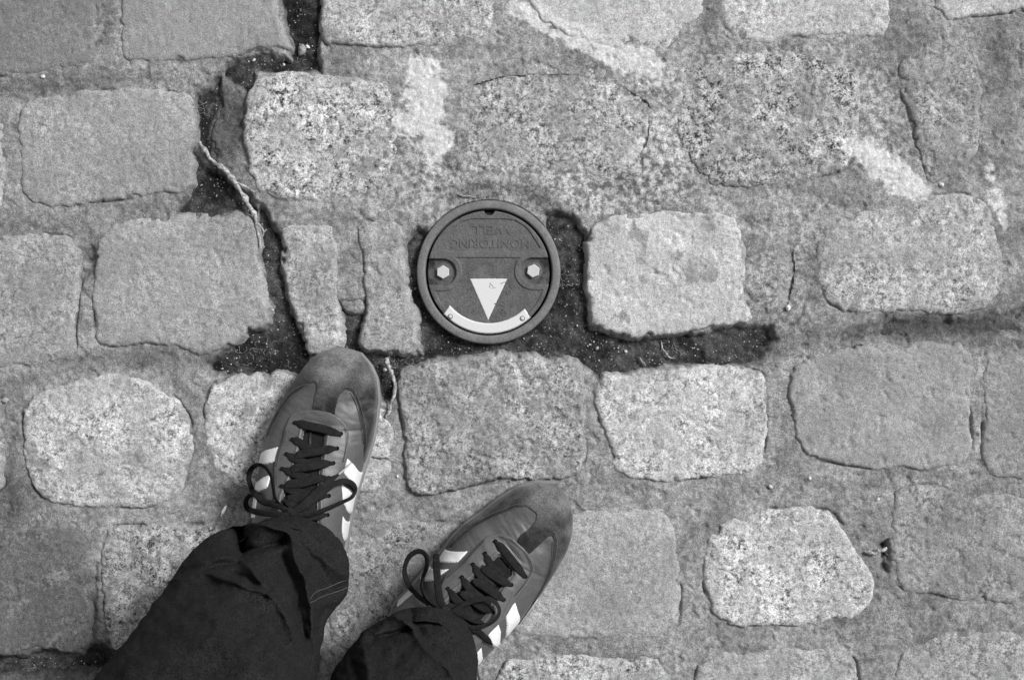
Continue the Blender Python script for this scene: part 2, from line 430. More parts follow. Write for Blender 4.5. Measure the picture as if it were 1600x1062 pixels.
# pale cement smears
SMEAR = [(655,165,38,56,20,.8),(675,130,28,30,0,.7),(628,190,16,10,20,.6),(680,235,34,60,0,.42),(640,95,42,22,20,.45),(575,100,24,14,0,.35),
         (690,205,26,30,0,.4),(700,70,60,20,0,.22),
         (930,72,95,22,27,.75),(1010,105,55,26,30,.75),(850,35,60,18,28,.6),(1030,60,22,32,60,.4),(820,10,45,20,10,.45),
         (1000,205,46,52,0,.34),(1010,260,60,30,20,.28),(930,300,50,22,0,.26),(885,340,28,22,0,.22),
         (1365,248,75,24,32,.66),(1405,285,50,24,30,.6),(1450,300,50,14,10,.35),(1340,225,26,14,0,.45),(1205,180,24,12,0,.35),
         (1560,320,18,56,-10,.6),(1545,260,14,20,0,.3),(1562,440,12,40,0,.3),
         (1516,590,9,55,0,.26),(1512,690,14,40,0,.3),(560,300,26,16,0,.28),(470,420,40,60,0,.12),(515,480,14,60,-5,.18),(600,380,30,20,0,.1),
         (1230,480,40,30,0,.12),(1040,420,120,90,0,.07),(470,350,46,20,0,.2),(560,268,80,20,0,.12)]
# darker grime, with some painted shade and lens falloff among it
GRIME_SHADE = [(740,300,60,16,0,.62),(845,310,42,18,20,.55),(880,345,22,26,0,.5),(895,420,20,90,0,.35),(530,85,26,36,0,.4),
         (40,135,70,22,0,.55),(165,40,14,70,0,.35),(140,130,90,14,0,.2),(205,120,60,12,0,.3),(250,325,60,14,0,.25),
         (1475,512,120,20,0,.6),(350,200,34,70,0,.6),(1300,520,60,20,0,.3),(1560,540,40,18,0,.4),(1420,40,30,60,0,.2),(1560,90,24,60,0,.35),(1480,260,30,40,0,.3),
         (40,590,40,16,0,.45),(90,560,60,10,0,.2),(200,560,80,14,0,.35),(20,720,16,70,0,.4),(25,790,40,30,0,.3),(142,940,10,80,0,.45),(300,720,12,60,0,.3),
         (560,960,40,90,0,.45),(600,830,60,14,0,.15),(650,880,46,60,0,.35),(360,560,60,20,0,.5),(330,250,46,70,0,.42),(365,170,20,60,0,.35),  # the blob left of the right shoe is its shade, painted in
         (400,650,40,50,0,.12),(220,872,32,40,0,.55),(1370,830,30,40,0,.12),(1440,995,40,30,0,.35),(1510,900,50,40,0,.15),(1275,430,20,60,0,.18),
         (1490,810,60,40,0,.2),(1330,570,60,20,0,.2),(550,420,20,60,0,.15),(1540,480,40,20,0,.3),(920,530,200,22,0,.3),(60,1040,200,24,0,.6),(160,980,20,60,0,.3),
         (1200,530,34,40,0,.5),(80,1000,220,110,0,.3),(20,800,70,160,0,.25),(540,1040,120,60,0,.25),(940,590,16,20,0,.3),(1110,30,14,40,0,.3),(1160,290,60,10,0,.3),(1420,320,60,12,-8,.25),(430,540,40,60,0,.3),  # the wide lower-left blobs paint lens falloff into the tone
         (1435,740,50,10,0,.25),(500,560,16,18,0,.3),(480,430,14,70,-18,.25)]
# flat grey films of dirt worn through on single stones
FILM = [(1108,434,30,22,0,.10),(1072,405,20,16,0,.08),(990,368,26,14,0,.14),(1012,442,30,20,0,.14),(965,425,22,14,0,.12),(972,494,20,11,0,.12),(1012,396,16,14,0,.12),(1102,354,18,8,0,.13),(165,694,26,14,-20,.16),(213,718,13,26,10,.15),(128,712,14,12,0,.12),(68,722,12,8,0,.12),(1160,895,22,10,0,.13),(1130,150,50,24,0,.08),(1250,170,60,30,0,.08),(1150,230,60,24,10,.12),(1340,600,40,20,0,.05),(1390,375,30,14,0,.12),(1415,405,16,12,40,.12),(1480,440,30,20,0,.1),(560,250,40,30,0,.1),(840,610,20,40,0,.08),(700,650,40,30,0,.08)]
# relief of the joint sand, mm
RAISE = [(1000,230,60,70,0,1.6),(660,200,50,120,0,2.0),(620,330,70,22,0,1.6),(560,330,90,14,0,1.6),(850,110,120,30,0,1.2),(1370,250,70,30,25,2.2),(352,195,40,75,0,-6.5),
         (1020,90,80,26,27,2.4),(1230,440,50,90,0,1.2),(800,280,60,14,0,1.4),(760,75,60,14,0,1.6),(730,200,40,80,0,1.4),(1060,330,120,14,0,1.8),(880,300,60,30,0,1.0),
         (1350,200,26,60,0,1.3),(840,770,160,10,0,-.6),(80,345,120,12,0,.8),(1270,880,20,20,0,0)]

def smear_field(x, y):
    b = blobs(x, y, SMEAR)
    return b * (1 + .50 * fbm(x, y, .028, 4, 811, .6) + .35 * fbm(x, y, .009, 3, 821, .6)) - .03

def soil_mask(x, y):
    xw = x + .0035 * fbm(x, y, .030, 3, 31); yw = y + .0035 * fbm(x, y, .030, 3, 41)
    m = np.zeros_like(x)
    for i, p in enumerate(SOIL_M):
        d = sdf(p, xw, yw) + .0016 * fbm(x, y, .010, 3, 51)
        m = np.maximum(m, sstep(-.004, .009, d) * SOIL_SHALLOW.get(i, 1.0))
    return m

def vignetteless_tone(x, y):
    return 1.0 + .10 * fbm(x, y, .16, 3, 71)

# ---- the pavement: joint sand sheet
def axis(lo, hi, flo, fhi, fine, coarse):
    a = np.concatenate([np.arange(lo, flo, coarse), np.arange(flo, fhi, fine), np.arange(fhi, hi + coarse, coarse)])
    return a
ax_ = axis(-700, 2300, -24, 1624, 2.0, 14)
ay_ = axis(-640, 1780, -24, 1086, 2.0, 14)
PX, PY = np.meshgrid(ax_, ay_)
X, Y = (PX - CX) * S, (CY - PY) * S
near = np.full(X.shape, -1.0)                  # signed distance to the nearest stone edge
stone_polys = []
for st in STONES:
    pm = px2m(chaikin(st[0], 1)); stone_polys.append(pm)
    xs = [q[0] for q in pm]; ys = [q[1] for q in pm]
    i0, i1 = np.searchsorted(X[0], [min(xs) - .02, max(xs) + .02])
    j0, j1 = np.searchsorted(-Y[:, 0], [-max(ys) - .02, -min(ys) + .02])
    if i1 <= i0 or j1 <= j0: continue
    sx, sy = X[j0:j1, i0:i1], Y[j0:j1, i0:i1]
    near[j0:j1, i0:i1] = np.maximum(near[j0:j1, i0:i1], sdf(pm, sx, sy))
sm_ = soil_mask(X, Y)
lvl = -.9 + 1.2 * fbm(X, Y, .07, 3, 61) + .8 * fbm(X, Y, .012, 4, 62, .65) - 1.6 * sstep(.45, .8, fbm(X, Y, .018, 3, 67, .6)) + blobs(X, Y, RAISE)
merge = np.clip(blobs(X, Y, [(900,190,260,140,0,1.1),(1200,190,240,120,0,.7),(1150,90,300,40,0,.5),(1480,170,120,130,0,.4),(1300,330,260,40,0,.6),(600,250,160,160,0,.6),(1240,430,90,120,0,.6),(1000,790,200,60,0,.6),(980,1000,200,40,0,.8),(1450,760,200,50,0,.4),(280,120,140,40,0,.4),(470,350,160,40,0,.7)]), 0, 1)
crack = (1 - .85 * merge) * np.exp(-((near + .0003) / .0015) ** 2) * sstep(.12, .5, fbm(X, Y, .06, 3, 81))
lvl += 1.5 * merge
lvl -= 4.0 * crack
Z = (lvl - 17.0 * sm_) * .001
rr = np.hypot(PX - 763.5, PY - 425)
hole = sstep(112.4, 110.5, rr); Z = Z * (1 - hole) - .034 * hole
smear_ = smear_field(X, Y); grime_shade_ = np.clip(blobs(X, Y, GRIME_SHADE), 0, .85)
tone_ = .232 * vignetteless_tone(X, Y) * (1 - .8 * grime_shade_) * (1 - .72 * sm_) * (1 - .3 * crack)
tone_ *= 1 + .35 * np.clip(blobs(X, Y, [(1000,220,380,140,0,.8),(620,300,90,60,0,.6)]), 0, 1)
spk_ = .06 + np.clip(blobs(X, Y, [(1000,240,110,110,0,.3),(880,280,190,50,0,.22),(650,260,90,90,0,.2),(1220,430,60,110,0,.22),(1370,180,50,90,0,.2),(1100,90,300,60,0,.1)]), 0, .35)
keep = (near < .016) & (rr > 109)
pav = grid_mesh('pavement', X, Y, Z, keep, M['mortar'], None,
                {'tone': tone_, 'spk': spk_, 'smear': smear_}, flip=True)
tag(pav, 'weathered cobbled paving with sand worn out of its dark joints', kind='structure')

# ---- soil under the worn joints, and the ground below everything
bx_, by_ = np.arange(-110, 1720, 2.6), np.arange(-110, 1180, 2.6)
PX2, PY2 = np.meshgrid(bx_, by_)
X2, Y2 = (PX2 - CX) * S, (CY - PY2) * S
m2 = soil_mask(X2, Y2)
Z2 = -.0098 + .0022 * fbm(X2, Y2, .04, 3, 91) + .0013 * fbm(X2, Y2, .009, 4, 95, .65)
Z2 += .004 * np.clip(blobs(X2, Y2, [(895,500,18,30,0,1),(1060,545,60,14,0,.6),(480,480,12,50,-15,1.1),(420,430,10,30,0,.5)]), 0, 1.2)
rr2 = np.hypot(PX2 - 763.5, PY2 - 425)
Z2 = np.where(rr2 < 109, -.040, Z2)
soil = grid_mesh('soil', X2, Y2, Z2, (m2 > .01) & (rr2 > 106), M['soil'], None, {'dust': 1 - m2}, flip=True)
tag(soil, 'dark gritty soil showing in the open joints between the cobbles', kind='structure')
g = np.linspace(-30, 30, 21)
GX, GY = np.meshgrid(g, g)
gr_ = grid_mesh('ground', GX, GY, np.full(GX.shape, -.045), np.ones(GX.shape, bool), M['soil'])
tag(gr_, 'dark earth under the paving', kind='structure')

# ---- the cobblestones
CHIPS = {8: [(595,150,20,20)], 17: []}
def build_stone(i, st, poly, fine):
    _, top, rough, R, tone, spk, patch = st
    tone *= 1.2
    xs = [q[0] for q in poly]; ys = [q[1] for q in poly]
    x = np.arange(min(xs) - .009, max(xs) + .009, fine); y = np.arange(min(ys) - .009, max(ys) + .009, fine)
    X, Y = np.meshgrid(x, y)
    sd_ = 100 + i * 7
    xw = X + .0030 * fbm(X, Y, .035, 3, sd_); yw = Y + .0030 * fbm(X, Y, .035, 3, sd_ + 3)
    d = sdf(poly, xw, yw) + .0010 * fbm(X, Y, .007, 3, sd_ + 1, .6) - .0045 * sstep(.35, .9, fbm(X, Y, .022, 3, sd_ + 41))
    Rm = R * .001
    e = np.clip(d / Rm, 0, 1)
    rim = 1 - np.sqrt(np.clip(1 - (1 - e) ** 2, 0, 1))
    cx, cy = sum(xs) / len(xs), sum(ys) / len(ys)
    rs = np.random.default_rng(i)
    tx, ty = rs.uniform(-.010, .010, 2)
    Zt = top + .7 * (1 - np.exp(-np.clip(d, 0, 1) / .02)) + 1000 * (tx * (X - cx) + ty * (Y - cy))
    f = fbm(X, Y, .045, 5, sd_ + 5, .55)
    ridge = 1 - np.abs(fbm(X, Y, .030, 3, sd_ + 9, .5)) * 2
    Zt += rough * (.85 * f + .35 * ridge * (rough > 1)) + .30 * fbm(X, Y, .006, 3, sd_ + 15, .7) * (1 + rough * .5) - 1.3 * sstep(.45, .75, fbm(X, Y, .016, 3, sd_ + 51, .6)) * min(rough, 1.2)
    Zt -= rim * (1.9 + .16 * R)
    Zm = Zt * .001 + np.minimum(d, 0) * 3.2
    Zm = np.maximum(Zm, -.040)
    sub = sstep(0, 1, e)
    tn = tone * (1 + .07 * fbm(X, Y, .10, 3, sd_ + 21)) 
    gk = np.clip(blobs(X, Y, GRIME_SHADE), 0, .8)
    tn = tn * (1 - .55 * gk)
    at = {'tone': tn, 'spk': np.full(X.shape, spk) * (.6 + .4 * sub), 'patch': np.full(X.shape, patch) + .15 * gk + .09 * np.exp(-np.clip(d, 0, 1) / .0035) + .03 * fbm(X, Y, .03, 2, sd_ + 33) + blobs(X, Y, FILM), 'dirt': 1 - .6 * gk,  # dirt and patch also carry the painted shade held in gk
          'smear': smear_field(X, Y)}
    return grid_mesh('cobblestone', X, Y, Zm, d > -.0075, M['stone'], pav, at)

for i, st in enumerate(STONES):
    build_stone(i, st, stone_polys[i], .0013 if i < N_TRACED else .006)

# ------------------------------------------------------------------ grit and loose bits
def icos():
    t = (1 + 5 ** .5) / 2
    v = np.array([(-1,t,0),(1,t,0),(-1,-t,0),(1,-t,0),(0,-1,t),(0,1,t),(0,-1,-t),(0,1,-t),(t,0,-1),(t,0,1),(-t,0,-1),(-t,0,1)], float)
    v /= np.linalg.norm(v[0])
    f = np.array([(0,11,5),(0,5,1),(0,1,7),(0,7,10),(0,10,11),(1,5,9),(5,11,4),(11,10,2),(10,7,6),(7,1,8),(3,9,4),(3,4,2),(3,2,6),(3,6,8),(3,8,9),(4,9,5),(2,4,11),(6,2,10),(8,6,7),(9,8,1)])
    return v, f
ICV, ICF = icos()
def interp_grid(Zg, xs, ys, x, y):
    i = np.clip(np.searchsorted(xs, x) - 1, 0, len(xs) - 1); j = np.clip(np.searchsorted(ys, y) - 1, 0, len(ys) - 1)
    return Zg[j, i]
def grit(name, label, n, px, py, zf, rmin, rmax, mat):
    V = []; F = []
    for k in range(len(px)):
        r = rmin + (rmax - rmin) * random.random() ** 3
        v = ICV * rng.uniform(.6, 1.15, (12, 1)) * r * np.array([1, rng.uniform(.6, 1), .7])
        a = rng.uniform(0, 6.28); c, s = math.cos(a), math.sin(a)
        v = np.stack([v[:, 0] * c - v[:, 1] * s, v[:, 0] * s + v[:, 1] * c, v[:, 2]], 1)
        g0 = G(px[k], py[k]); v += np.array([g0[0], g0[1], zf[k] + r * .35])
        F.append(ICF + 12 * k); V.append(v)
    o = from_arrays(name, np.concatenate(V), np.concatenate(F), mat, None, None, False)
    tag(o, label, kind='stuff'); return o
# on the soil
cand = rng.uniform([0, 0], [1600, 1062], (60000, 2))
zs = interp_grid(Z2, bx_, by_, cand[:, 0], cand[:, 1]); zm_ = interp_grid(Z, ax_, ay_, cand[:, 0], cand[:, 1])
mm = interp_grid(m2, bx_, by_, cand[:, 0], cand[:, 1]); nn = interp_grid(near, ax_, ay_, cand[:, 0], cand[:, 1])
okr = np.hypot(cand[:, 0] - 763.5, cand[:, 1] - 425) > 116
sel = (mm > .6) & okr & (zm_ < zs) & (nn < .001)
s1 = cand[sel][:2600]
grit('soil_grit', 'pale grains of sand scattered over the dark soil', 0, s1[:, 0], s1[:, 1], zs[sel][:2600], .0002, .0011, M['grit'])
sel = (mm < .3) & okr & (nn < -.002)
s1 = cand[sel][:2600]
grit('sand_grit', 'coarse pale and grey grains lying on the joint sand', 0, s1[:, 0], s1[:, 1], zm_[sel][:2600], .00025, .0010, M['pebble_grey'])

def surf_z(px, py):
    a = [interp_grid(Z, ax_, ay_, np.array([px]), np.array([py]))[0], interp_grid(Z2, bx_, by_, np.array([px]), np.array([py]))[0]]
    return max(a[0], a[1] if a[1] > -.03 and interp_grid(m2, bx_, by_, np.array([px]), np.array([py]))[0] > .3 else -1)

def rock_mesh(r, seed, flat=.6):
    rs = np.random.default_rng(seed)
    n1, n2 = 14, 9
    th = np.linspace(0, 2 * np.pi, n1, endpoint=False); ph = np.linspace(.05, np.pi - .05, n2)
    T, Ph = np.meshgrid(th, ph)
    x, y, z = np.cos(T) * np.sin(Ph), np.sin(T) * np.sin(Ph), np.cos(Ph)
    k = 1 + .22 * gnoise(x * 1.6 + seed, y * 1.6 + z * 1.3, 5) + .12 * gnoise(x * 3.6, y * 3.6 + z * 3 + seed, 6)
    V = np.stack([x * k * r, y * k * r * rs.uniform(.6, .9), z * k * r * flat], 2).reshape(-1, 3)
    F = [(j * n1 + i, (j + 1) * n1 + i, (j + 1) * n1 + (i + 1) % n1, j * n1 + (i + 1) % n1) for j in range(n2 - 1) for i in range(n1)]
    return V, F
def pebble(px, py, r_px, label, mat, seed, group=None, name='pebble'):
    z = surf_z(px, py); r = r_px * S
    V, F = rock_mesh(r, seed)
    o = from_arrays(name, V, np.array(F), mat, None, None, True)
    o.location = tuple(G(px, py)[:2]) + (z + r * .35,); o.rotation_euler = (0, 0, seed * 1.3)
    tag(o, label, 'pebble', group)
    return o
PG = 'loose pebbles on the paving'
pebble(470, 76, 8.5, 'largest grey pebble on the dark soil near the top edge of the photo', M['pebble_grey'], 1, PG)
pebble(478, 70, 4, 'small pale pebble touching the upper right side of the largest grey pebble', M['pebble'], 2, PG)
pebble(395, 92, 3.4, 'round white pebble on dark soil just below the second cobble of the top row', M['pebble'], 3, PG)
pebble(441, 98, 2.4, 'tiny white pebble on dark soil left of the largest grey pebble', M['pebble'], 4, PG)
pebble(67, 120, 3.6, 'white pebble on the sand under the top left cobble', M['pebble'], 5, PG)
pebble(1231, 481, 4.8, 'white pebble on rough sand to the right of the pale cobble beside the well cover', M['pebble'], 6, PG)
pebble(1471, 289, 4.2, 'white pebble below the upright oval cobble at the upper right', M['pebble'], 7, PG)
pebble(934, 544, 3.4, 'grey pebble on the dark soil under the left end of the pale cobble', M['pebble_grey'], 8, PG)
pebble(979, 549, 2.8, 'white pebble on the dark soil in the joint below the pale cobble', M['pebble'], 9, PG)
pebble(600, 578, 3.2, 'white pebble between the toe of the left shoe and the small curved twig', M['pebble'], 10, PG)
pebble(621, 744, 2.8, 'white pebble at the lower left corner of the rough dark cobble', M['pebble'], 11, PG)
pebble(424, 484, 2.8, 'white pebble in the long crack left of the split cobble', M['pebble'], 12, PG)
pebble(1265, 747, 3.0, 'white pebble on the sand below the smooth grey cobble at the right', M['pebble'], 13, PG)
pebble(1204, 760, 3.2, 'pale flat pebble on the sand above the round topped speckled cobble', M['pebble'], 14, PG)
pebble(1372, 780, 3.2, 'pale sliver shaped pebble above the hole at the lower right', M['pebble'], 15, PG)
pebble(1563, 687, 3.0, 'white pebble near the right edge of the photo beside the smooth grey cobble', M['pebble'], 16, PG)
pebble(8, 625, 5, 'pale pebble on the sand at the left edge', M['pebble_grey'], 17, PG)

def tube(pts, radii, nseg=8, seed=0, bumpy=.18, closed=True, flat=None):
    """pts (n,3), radii (n,); catmull sampling is done by the caller"""
    pts = np.asarray(pts, float); n = len(pts)
    T = np.gradient(pts, axis=0); T /= np.linalg.norm(T, axis=1)[:, None] + 1e-12
    up = np.array([0, 0, 1.0]); V = []; F = []
    for i in range(n):
        s = np.cross(T[i], up); s = s / (np.linalg.norm(s) + 1e-9); u = np.cross(s, T[i])
        for k in range(nseg):
            a = 2 * math.pi * k / nseg
            r = radii[i] * (1 + bumpy * float(gnoise(np.array([i * .45 + seed]), np.array([k * .9 + seed]), 8)[0]))
            V.append(pts[i] + s * math.cos(a) * r + u * math.sin(a) * r * (flat or 1))
    for i in range(n - 1):
        for k in range(nseg):
            F.append((i * nseg + k, i * nseg + (k + 1) % nseg, (i + 1) * nseg + (k + 1) % nseg, (i + 1) * nseg + k))
    c0, c1 = len(V), len(V) + 1
    V.append(pts[0]); V.append(pts[-1])
    for k in range(nseg):
        F.append((c0, (k + 1) % nseg, k, c0)); F.append((c1, (n - 1) * nseg + k, (n - 1) * nseg + (k + 1) % nseg, c1))
    return V, F
def build_poly(name, V, F, mat, parent=None, smooth=True):
    me = bpy.data.meshes.new(name)
    F = [tuple(dict.fromkeys(f)) for f in F]
    me.from_pydata([tuple(map(float, v)) for v in V], [], F)
    me.polygons.foreach_set('use_smooth', [smooth] * len(me.polygons))
    me.update()
    return link(name, me, mat, parent)
def spline(pts, per=8):
    """Catmull-Rom through pts (any dimension)"""
    p = np.asarray(pts, float); p = np.vstack([2 * p[0] - p[1], p, 2 * p[-1] - p[-2]])
    out = []
    for i in range(1, len(p) - 2):
        for t in np.linspace(0, 1, per, endpoint=False):
            a, b, c, d = p[i - 1], p[i], p[i + 1], p[i + 2]
            out.append(.5 * ((2 * b) + (c - a) * t + (2 * a - 5 * b + 4 * c - d) * t * t + (3 * b - 3 * c + d - a) * t ** 3))
    out.append(p[-2]); return np.array(out)
def ground_path(pts, per=6):
    q = spline(pts, per)
    return np.array([G(a, b, c) for a, b, c in q])

def twig(pts, rad_px, label, seed, name='twig', mat=None, branches=()):
    o = empty(name, tuple(G(pts[0][0], pts[0][1])[:2]) + (0,))
    q = ground_path(pts, 7)
    r = np.interp(np.linspace(0, 1, len(q)), np.linspace(0, 1, len(rad_px)), rad_px) * S
    r = r * (1 + .55 * gnoise(np.arange(len(q)) * .37 + seed, np.full(len(q), seed * 1.7), 9))
    q[:, 0] += .0011 * gnoise(np.arange(len(q)) * .31 + seed, np.full(len(q), 3.3), 12); q[:, 1] += .0011 * gnoise(np.arange(len(q)) * .31 + seed, np.full(len(q), 9.3), 13)
    off = np.array(o.location)
    V, F = tube(q - off, r, 9, seed, .35); build_poly('stem', V, F, mat or M['bark'], o)
    for bp, br in branches:
        q2 = ground_path(bp, 5); V, F = tube(q2 - off, np.linspace(br, br * .4, len(q2)) * S, 6, seed, .3)
        build_poly('side_shoot', V, F, mat or M['bark'], o)
    tag(o, label, 'twig'); return o
twig([(312,222,.002),(322,238,.003),(334,252,.004),(350,264,.003),(365,283,.002),(380,305,.001),(392,325,.001),(400,345,.002),(404,368,.002),(408,390,.001)],
     [3.4,3.8,3.2,3.8,4.4,3.8,4.4,3.2,2.6,1.6], 'long knobbly pale twig lying in the dark joint at the upper left', 1,
     branches=[([(366,284,.002),(380,290,.003),(398,300,.004)], 2.2), ([(404,350,.001),(412,362,.001),(406,378,.0)], 1.6)])
twig([(603,560,.001),(608,572,.002),(613,584,.003),(617,602,.004),(616,618,.004),(611,632,.003),(608,644,.002),(603,652,.002)],
     [4.2,3.2,2.6,3.0,2.6,2.2,2.6,1.4], 'small curved pale twig beside the toe of the left shoe', 3)
twig([(582,712,.004),(597,714,.005),(612,715,.005),(626,719,.004)], [1.2,1.6,1.4,.8], 'short flattened straw against the right side of the left shoe', 5, 'straw', M['straw'])['category'] = 'straw'
twig([(1352,861,.001),(1364,864,.002),(1374,860,.003),(1386,857,.002)], [1.2,3.0,3.4,2.2], 'stubby root crossing the small dark hole at the lower right', 6, 'root')['category'] = 'root'
for pts, lab, mt_ in [
    ([(345,806,.001),(350,797,.002),(355,789,.001)], 'white splinter on the sand left of the left shoe', 'paint'),
    ([(268,802,.001),(275,798,.002),(283,794,.001)], 'thin pale splinter below the large speckled cobble at the left', 'straw'),
    ([(712,304,.001),(725,306,.003),(745,308,.002)], 'thin dry grass blade above the top rim of the well cover', 'straw'),
    ([(1032,531,-.006),(1036,545,-.004),(1046,557,-.004),(1054,560,-.006)], 'curved dark stalk in the soil under the pale cobble', 'bark'),
    ([(998,558,-.006),(1004,565,-.005),(1010,571,-.006)], 'short pale stalk in the soil below the pale cobble', 'straw')]:
    o_ = twig(pts, [.7, 1.0, .6] if 'white' not in lab else [1.6, 2.2, 1.2], lab, 9, 'splinter', M[mt_]); o_['category'] = 'splinter'
# fine dry root hairs
def hairs(name, label, regions, n, mat, r=.00016):
    V, F = [], []
    for k in range(n):
        cx, cy, sp = regions[k % len(regions)]
        x, y = cx + rng.normal() * sp, cy + rng.normal() * sp * .5
        a = rng.uniform(0, 6.28); L = rng.uniform(5, 14)
        z = surf_z(x, y) + .0012
        p = [(x, y, z), (x + math.cos(a) * L * .5, y + math.sin(a) * L * .5, z + .0012), (x + math.cos(a + .6) * L, y + math.sin(a + .6) * L, z)]
        v, f = tube(ground_path(p, 3), np.full(7, r), 4, k, 0); b0 = len(V)
        V += v; F += [tuple(b0 + q for q in ff) for ff in f]
    o = build_poly(name, V, F, mat); tag(o, label, kind='stuff')
hairs('root_fibres', 'fine dry root fibres and grass bits on the soil and sand', [(640,562,16),(600,712,10),(1045,545,16),(400,545,16),(320,170,12),(735,305,14),(880,440,12),(1385,870,6),(450,100,30)], 130, M['straw'])

# ------------------------------------------------------------------ monitoring well cover
WC = (763.5, 425.0)
ctr = G(*WC)
ZC = .0005                                   # top of the lid rim
well = empty('well_cover', (ctr[0], ctr[1], ZC))
tag(well, 'round cast iron monitoring well cover with a white triangle and two hex bolts', 'well cover')
def lathe(name, prof, mat, parent, n=160):
    V, F = [], []
    for i in range(n):
        a = 2 * math.pi * i / n
        for r, z in prof: V.append((r * math.cos(a), r * math.sin(a), z))
    m = len(prof)
    for i in range(n):
        for j in range(m - 1):
            a, b = i * m + j, ((i + 1) % n) * m + j
            F.append((a, b, b + 1, a + 1))
    return build_poly(name, V, F, mat, parent)
ring = lathe('frame_ring', [(112.5*S, -.030), (112.5*S, -.0022), (112.1*S, -.0008), (111.2*S, .0002), (110*S, .0006), (102*S, .0006), (100.2*S, .0003), (99.2*S, -.0008), (98.8*S, -.003), (98.8*S, -.020), (92*S, -.020)], M['iron_ring'], well)
lathe('gasket_cavity', [(98.6*S, -.0135), (70*S, -.0135)], M['pit'], well, 64)
LR = 96.0
gx = np.arange(-97, 97.3, .55)
LX, LY = np.meshgrid(gx, gx)
r_ = np.hypot(LX, LY)
seg = chaikin([(-79.6,31.6),(-65,58),(-38.8,83),(38,83),(61,68.5),(84.5,31.6)], 1)
d_seg = sdf(seg, LX, LY)
bolts = [(-71.3, 0.0), (69.8, 1.8)]
def capsule(bx, by, rad, sgn):
    d1 = rad - np.hypot(LX - bx, LY - by)
    d2 = np.minimum(rad - np.abs(LY - by), (LX - bx) * sgn)
    return np.maximum(d1, d2)
wall = np.maximum(capsule(*bolts[0], 29.5, -1), capsule(*bolts[1], 29.5, 1))
pock = np.maximum(capsule(*bolts[0], 20.5, -1), capsule(*bolts[1], 20.5, 1))
field = np.minimum(np.minimum(89 - r_, 22.4 - LY), -wall)
LZ = -.0012 * sstep(-.8, .8, d_seg) - .0012 * sstep(-.8, .8, field) - .0034 * sstep(-.8, .8, pock)
LZ += .00016 * fbm(LX, LY, 9, 3, 301, .6) + .00010 * fbm(LX, LY, 2.5, 2, 305)
notch = np.maximum(9 - np.hypot(LX - 1, (LY - 97) * 1.0), 0)
LZ -= .010 * sstep(.3, 1.4, notch)
edge = sstep(0, 1.6, LR - r_)
LZ -= .0006 * (1 - edge) + .011 * sstep(LR - .2, LR + .5, r_)
lid = grid_mesh('lid', LX * S, LY * S, LZ, r_ < LR + .75, M['iron'], well,
                {'dirt': sstep(-1, 2, pock) * (.35 + .65 * sstep(-.3, .3, fbm(LX, LY, 14, 3, 310))) * sstep(55, 82, np.abs(LX)) + .35 * sstep(2, -1, LY - 26) * sstep(-.2, .6, fbm(LX, LY, 20, 3, 315))})

def text_part(name, txt, size_px, width_px, cx, cy, rot, depth, z, mat, parent):
    cu = bpy.data.curves.new(name, 'FONT'); cu.body = txt; cu.align_x = 'CENTER'; cu.align_y = 'CENTER'
    cu.size = 1.0; cu.extrude = .02; cu.bevel_depth = .012; cu.resolution_u = 4
    o = bpy.data.objects.new('tmp', cu); COL.objects.link(o)
    dg = bpy.context.evaluated_depsgraph_get()
    me = bpy.data.meshes.new_from_object(o.evaluated_get(dg))
    bpy.data.objects.remove(o)
    V = np.zeros(len(me.vertices) * 3); me.vertices.foreach_get('co', V); V = V.reshape(-1, 3)
    V[:, 0] -= (V[:, 0].min() + V[:, 0].max()) / 2; V[:, 1] -= (V[:, 1].min() + V[:, 1].max()) / 2
    w = V[:, 0].max() - V[:, 0].min(); h = V[:, 1].max() - V[:, 1].min()
    V[:, 0] *= width_px / w * S; V[:, 1] *= size_px / h * S; V[:, 2] *= depth / .032
    c, s = math.cos(rot), math.sin(rot)
    V = np.stack([V[:, 0] * c - V[:, 1] * s + cx * S, V[:, 0] * s + V[:, 1] * c + cy * S, V[:, 2] + z], 1)
    me.vertices.foreach_set('co', V.ravel()); me.update(); me.name = name
    return link(name, me, mat, parent)
zt = -.0012
text_part('lettering', 'MONITORING', 14.5, 124, 2, 44.5, math.pi, .0006, zt, M['iron'], lid)
text_part('lettering', 'WELL', 14, 60, 4, 66, math.pi, .0006, zt, M['iron'], lid)
# faint cast words beside the triangle
def slanted_text(txt, p0, p1, rot):
    for k, ch in enumerate(txt):
        t = k / (len(txt) - 1)
        if ch == ' ': continue
        text_part('lettering', ch, 9, 2.6 if ch == 'I' else 6.5, p0[0] + (p1[0] - p0[0]) * t, p0[1] + (p1[1] - p0[1]) * t, rot, .0005, zt, M['iron'], lid)
slanted_text('DO NOT', (36.5, -22), (14.5, -69), math.radians(-114))
slanted_text('FILL', (-22, -62), (-35, -30), math.radians(113))

def plate(name, poly, z, th, mat, parent, step=.8):
    xs = [p[0] for p in poly]; ys = [p[1] for p in poly]
    X, Y = np.meshgrid(np.arange(min(xs) - 2, max(xs) + 2, step), np.arange(min(ys) - 2, max(ys) + 2, step))
    d = sdf(poly, X, Y) + .25 * fbm(X, Y, 3, 2, 400)
    Zp = z + th * np.sqrt(np.clip(1 - (1 - np.clip(d / 1.0, 0, 1)) ** 2, 0, 1)) + np.minimum(d, 0) * S * 2
    return grid_mesh(name, X * S, Y * S, Zp, d > -1.6, mat, parent)
def paint_material():
    m, nt, b = new_mat('chipped_white_paint', .6, .35); n = N(nt); p = n.pos()
    v = n.math('MULTIPLY', .57, n.ramp(n.noise(p, 900, 3, .7), .3, .7, .93, 1.07))
    ch = n.ramp(n.noise(p, 210, 5, .7, .5), .66, .69)
    v = n.lerp(v, .22, ch)
    n.put(b.inputs['Base Color'], v); return m
M['chipped'] = paint_material()
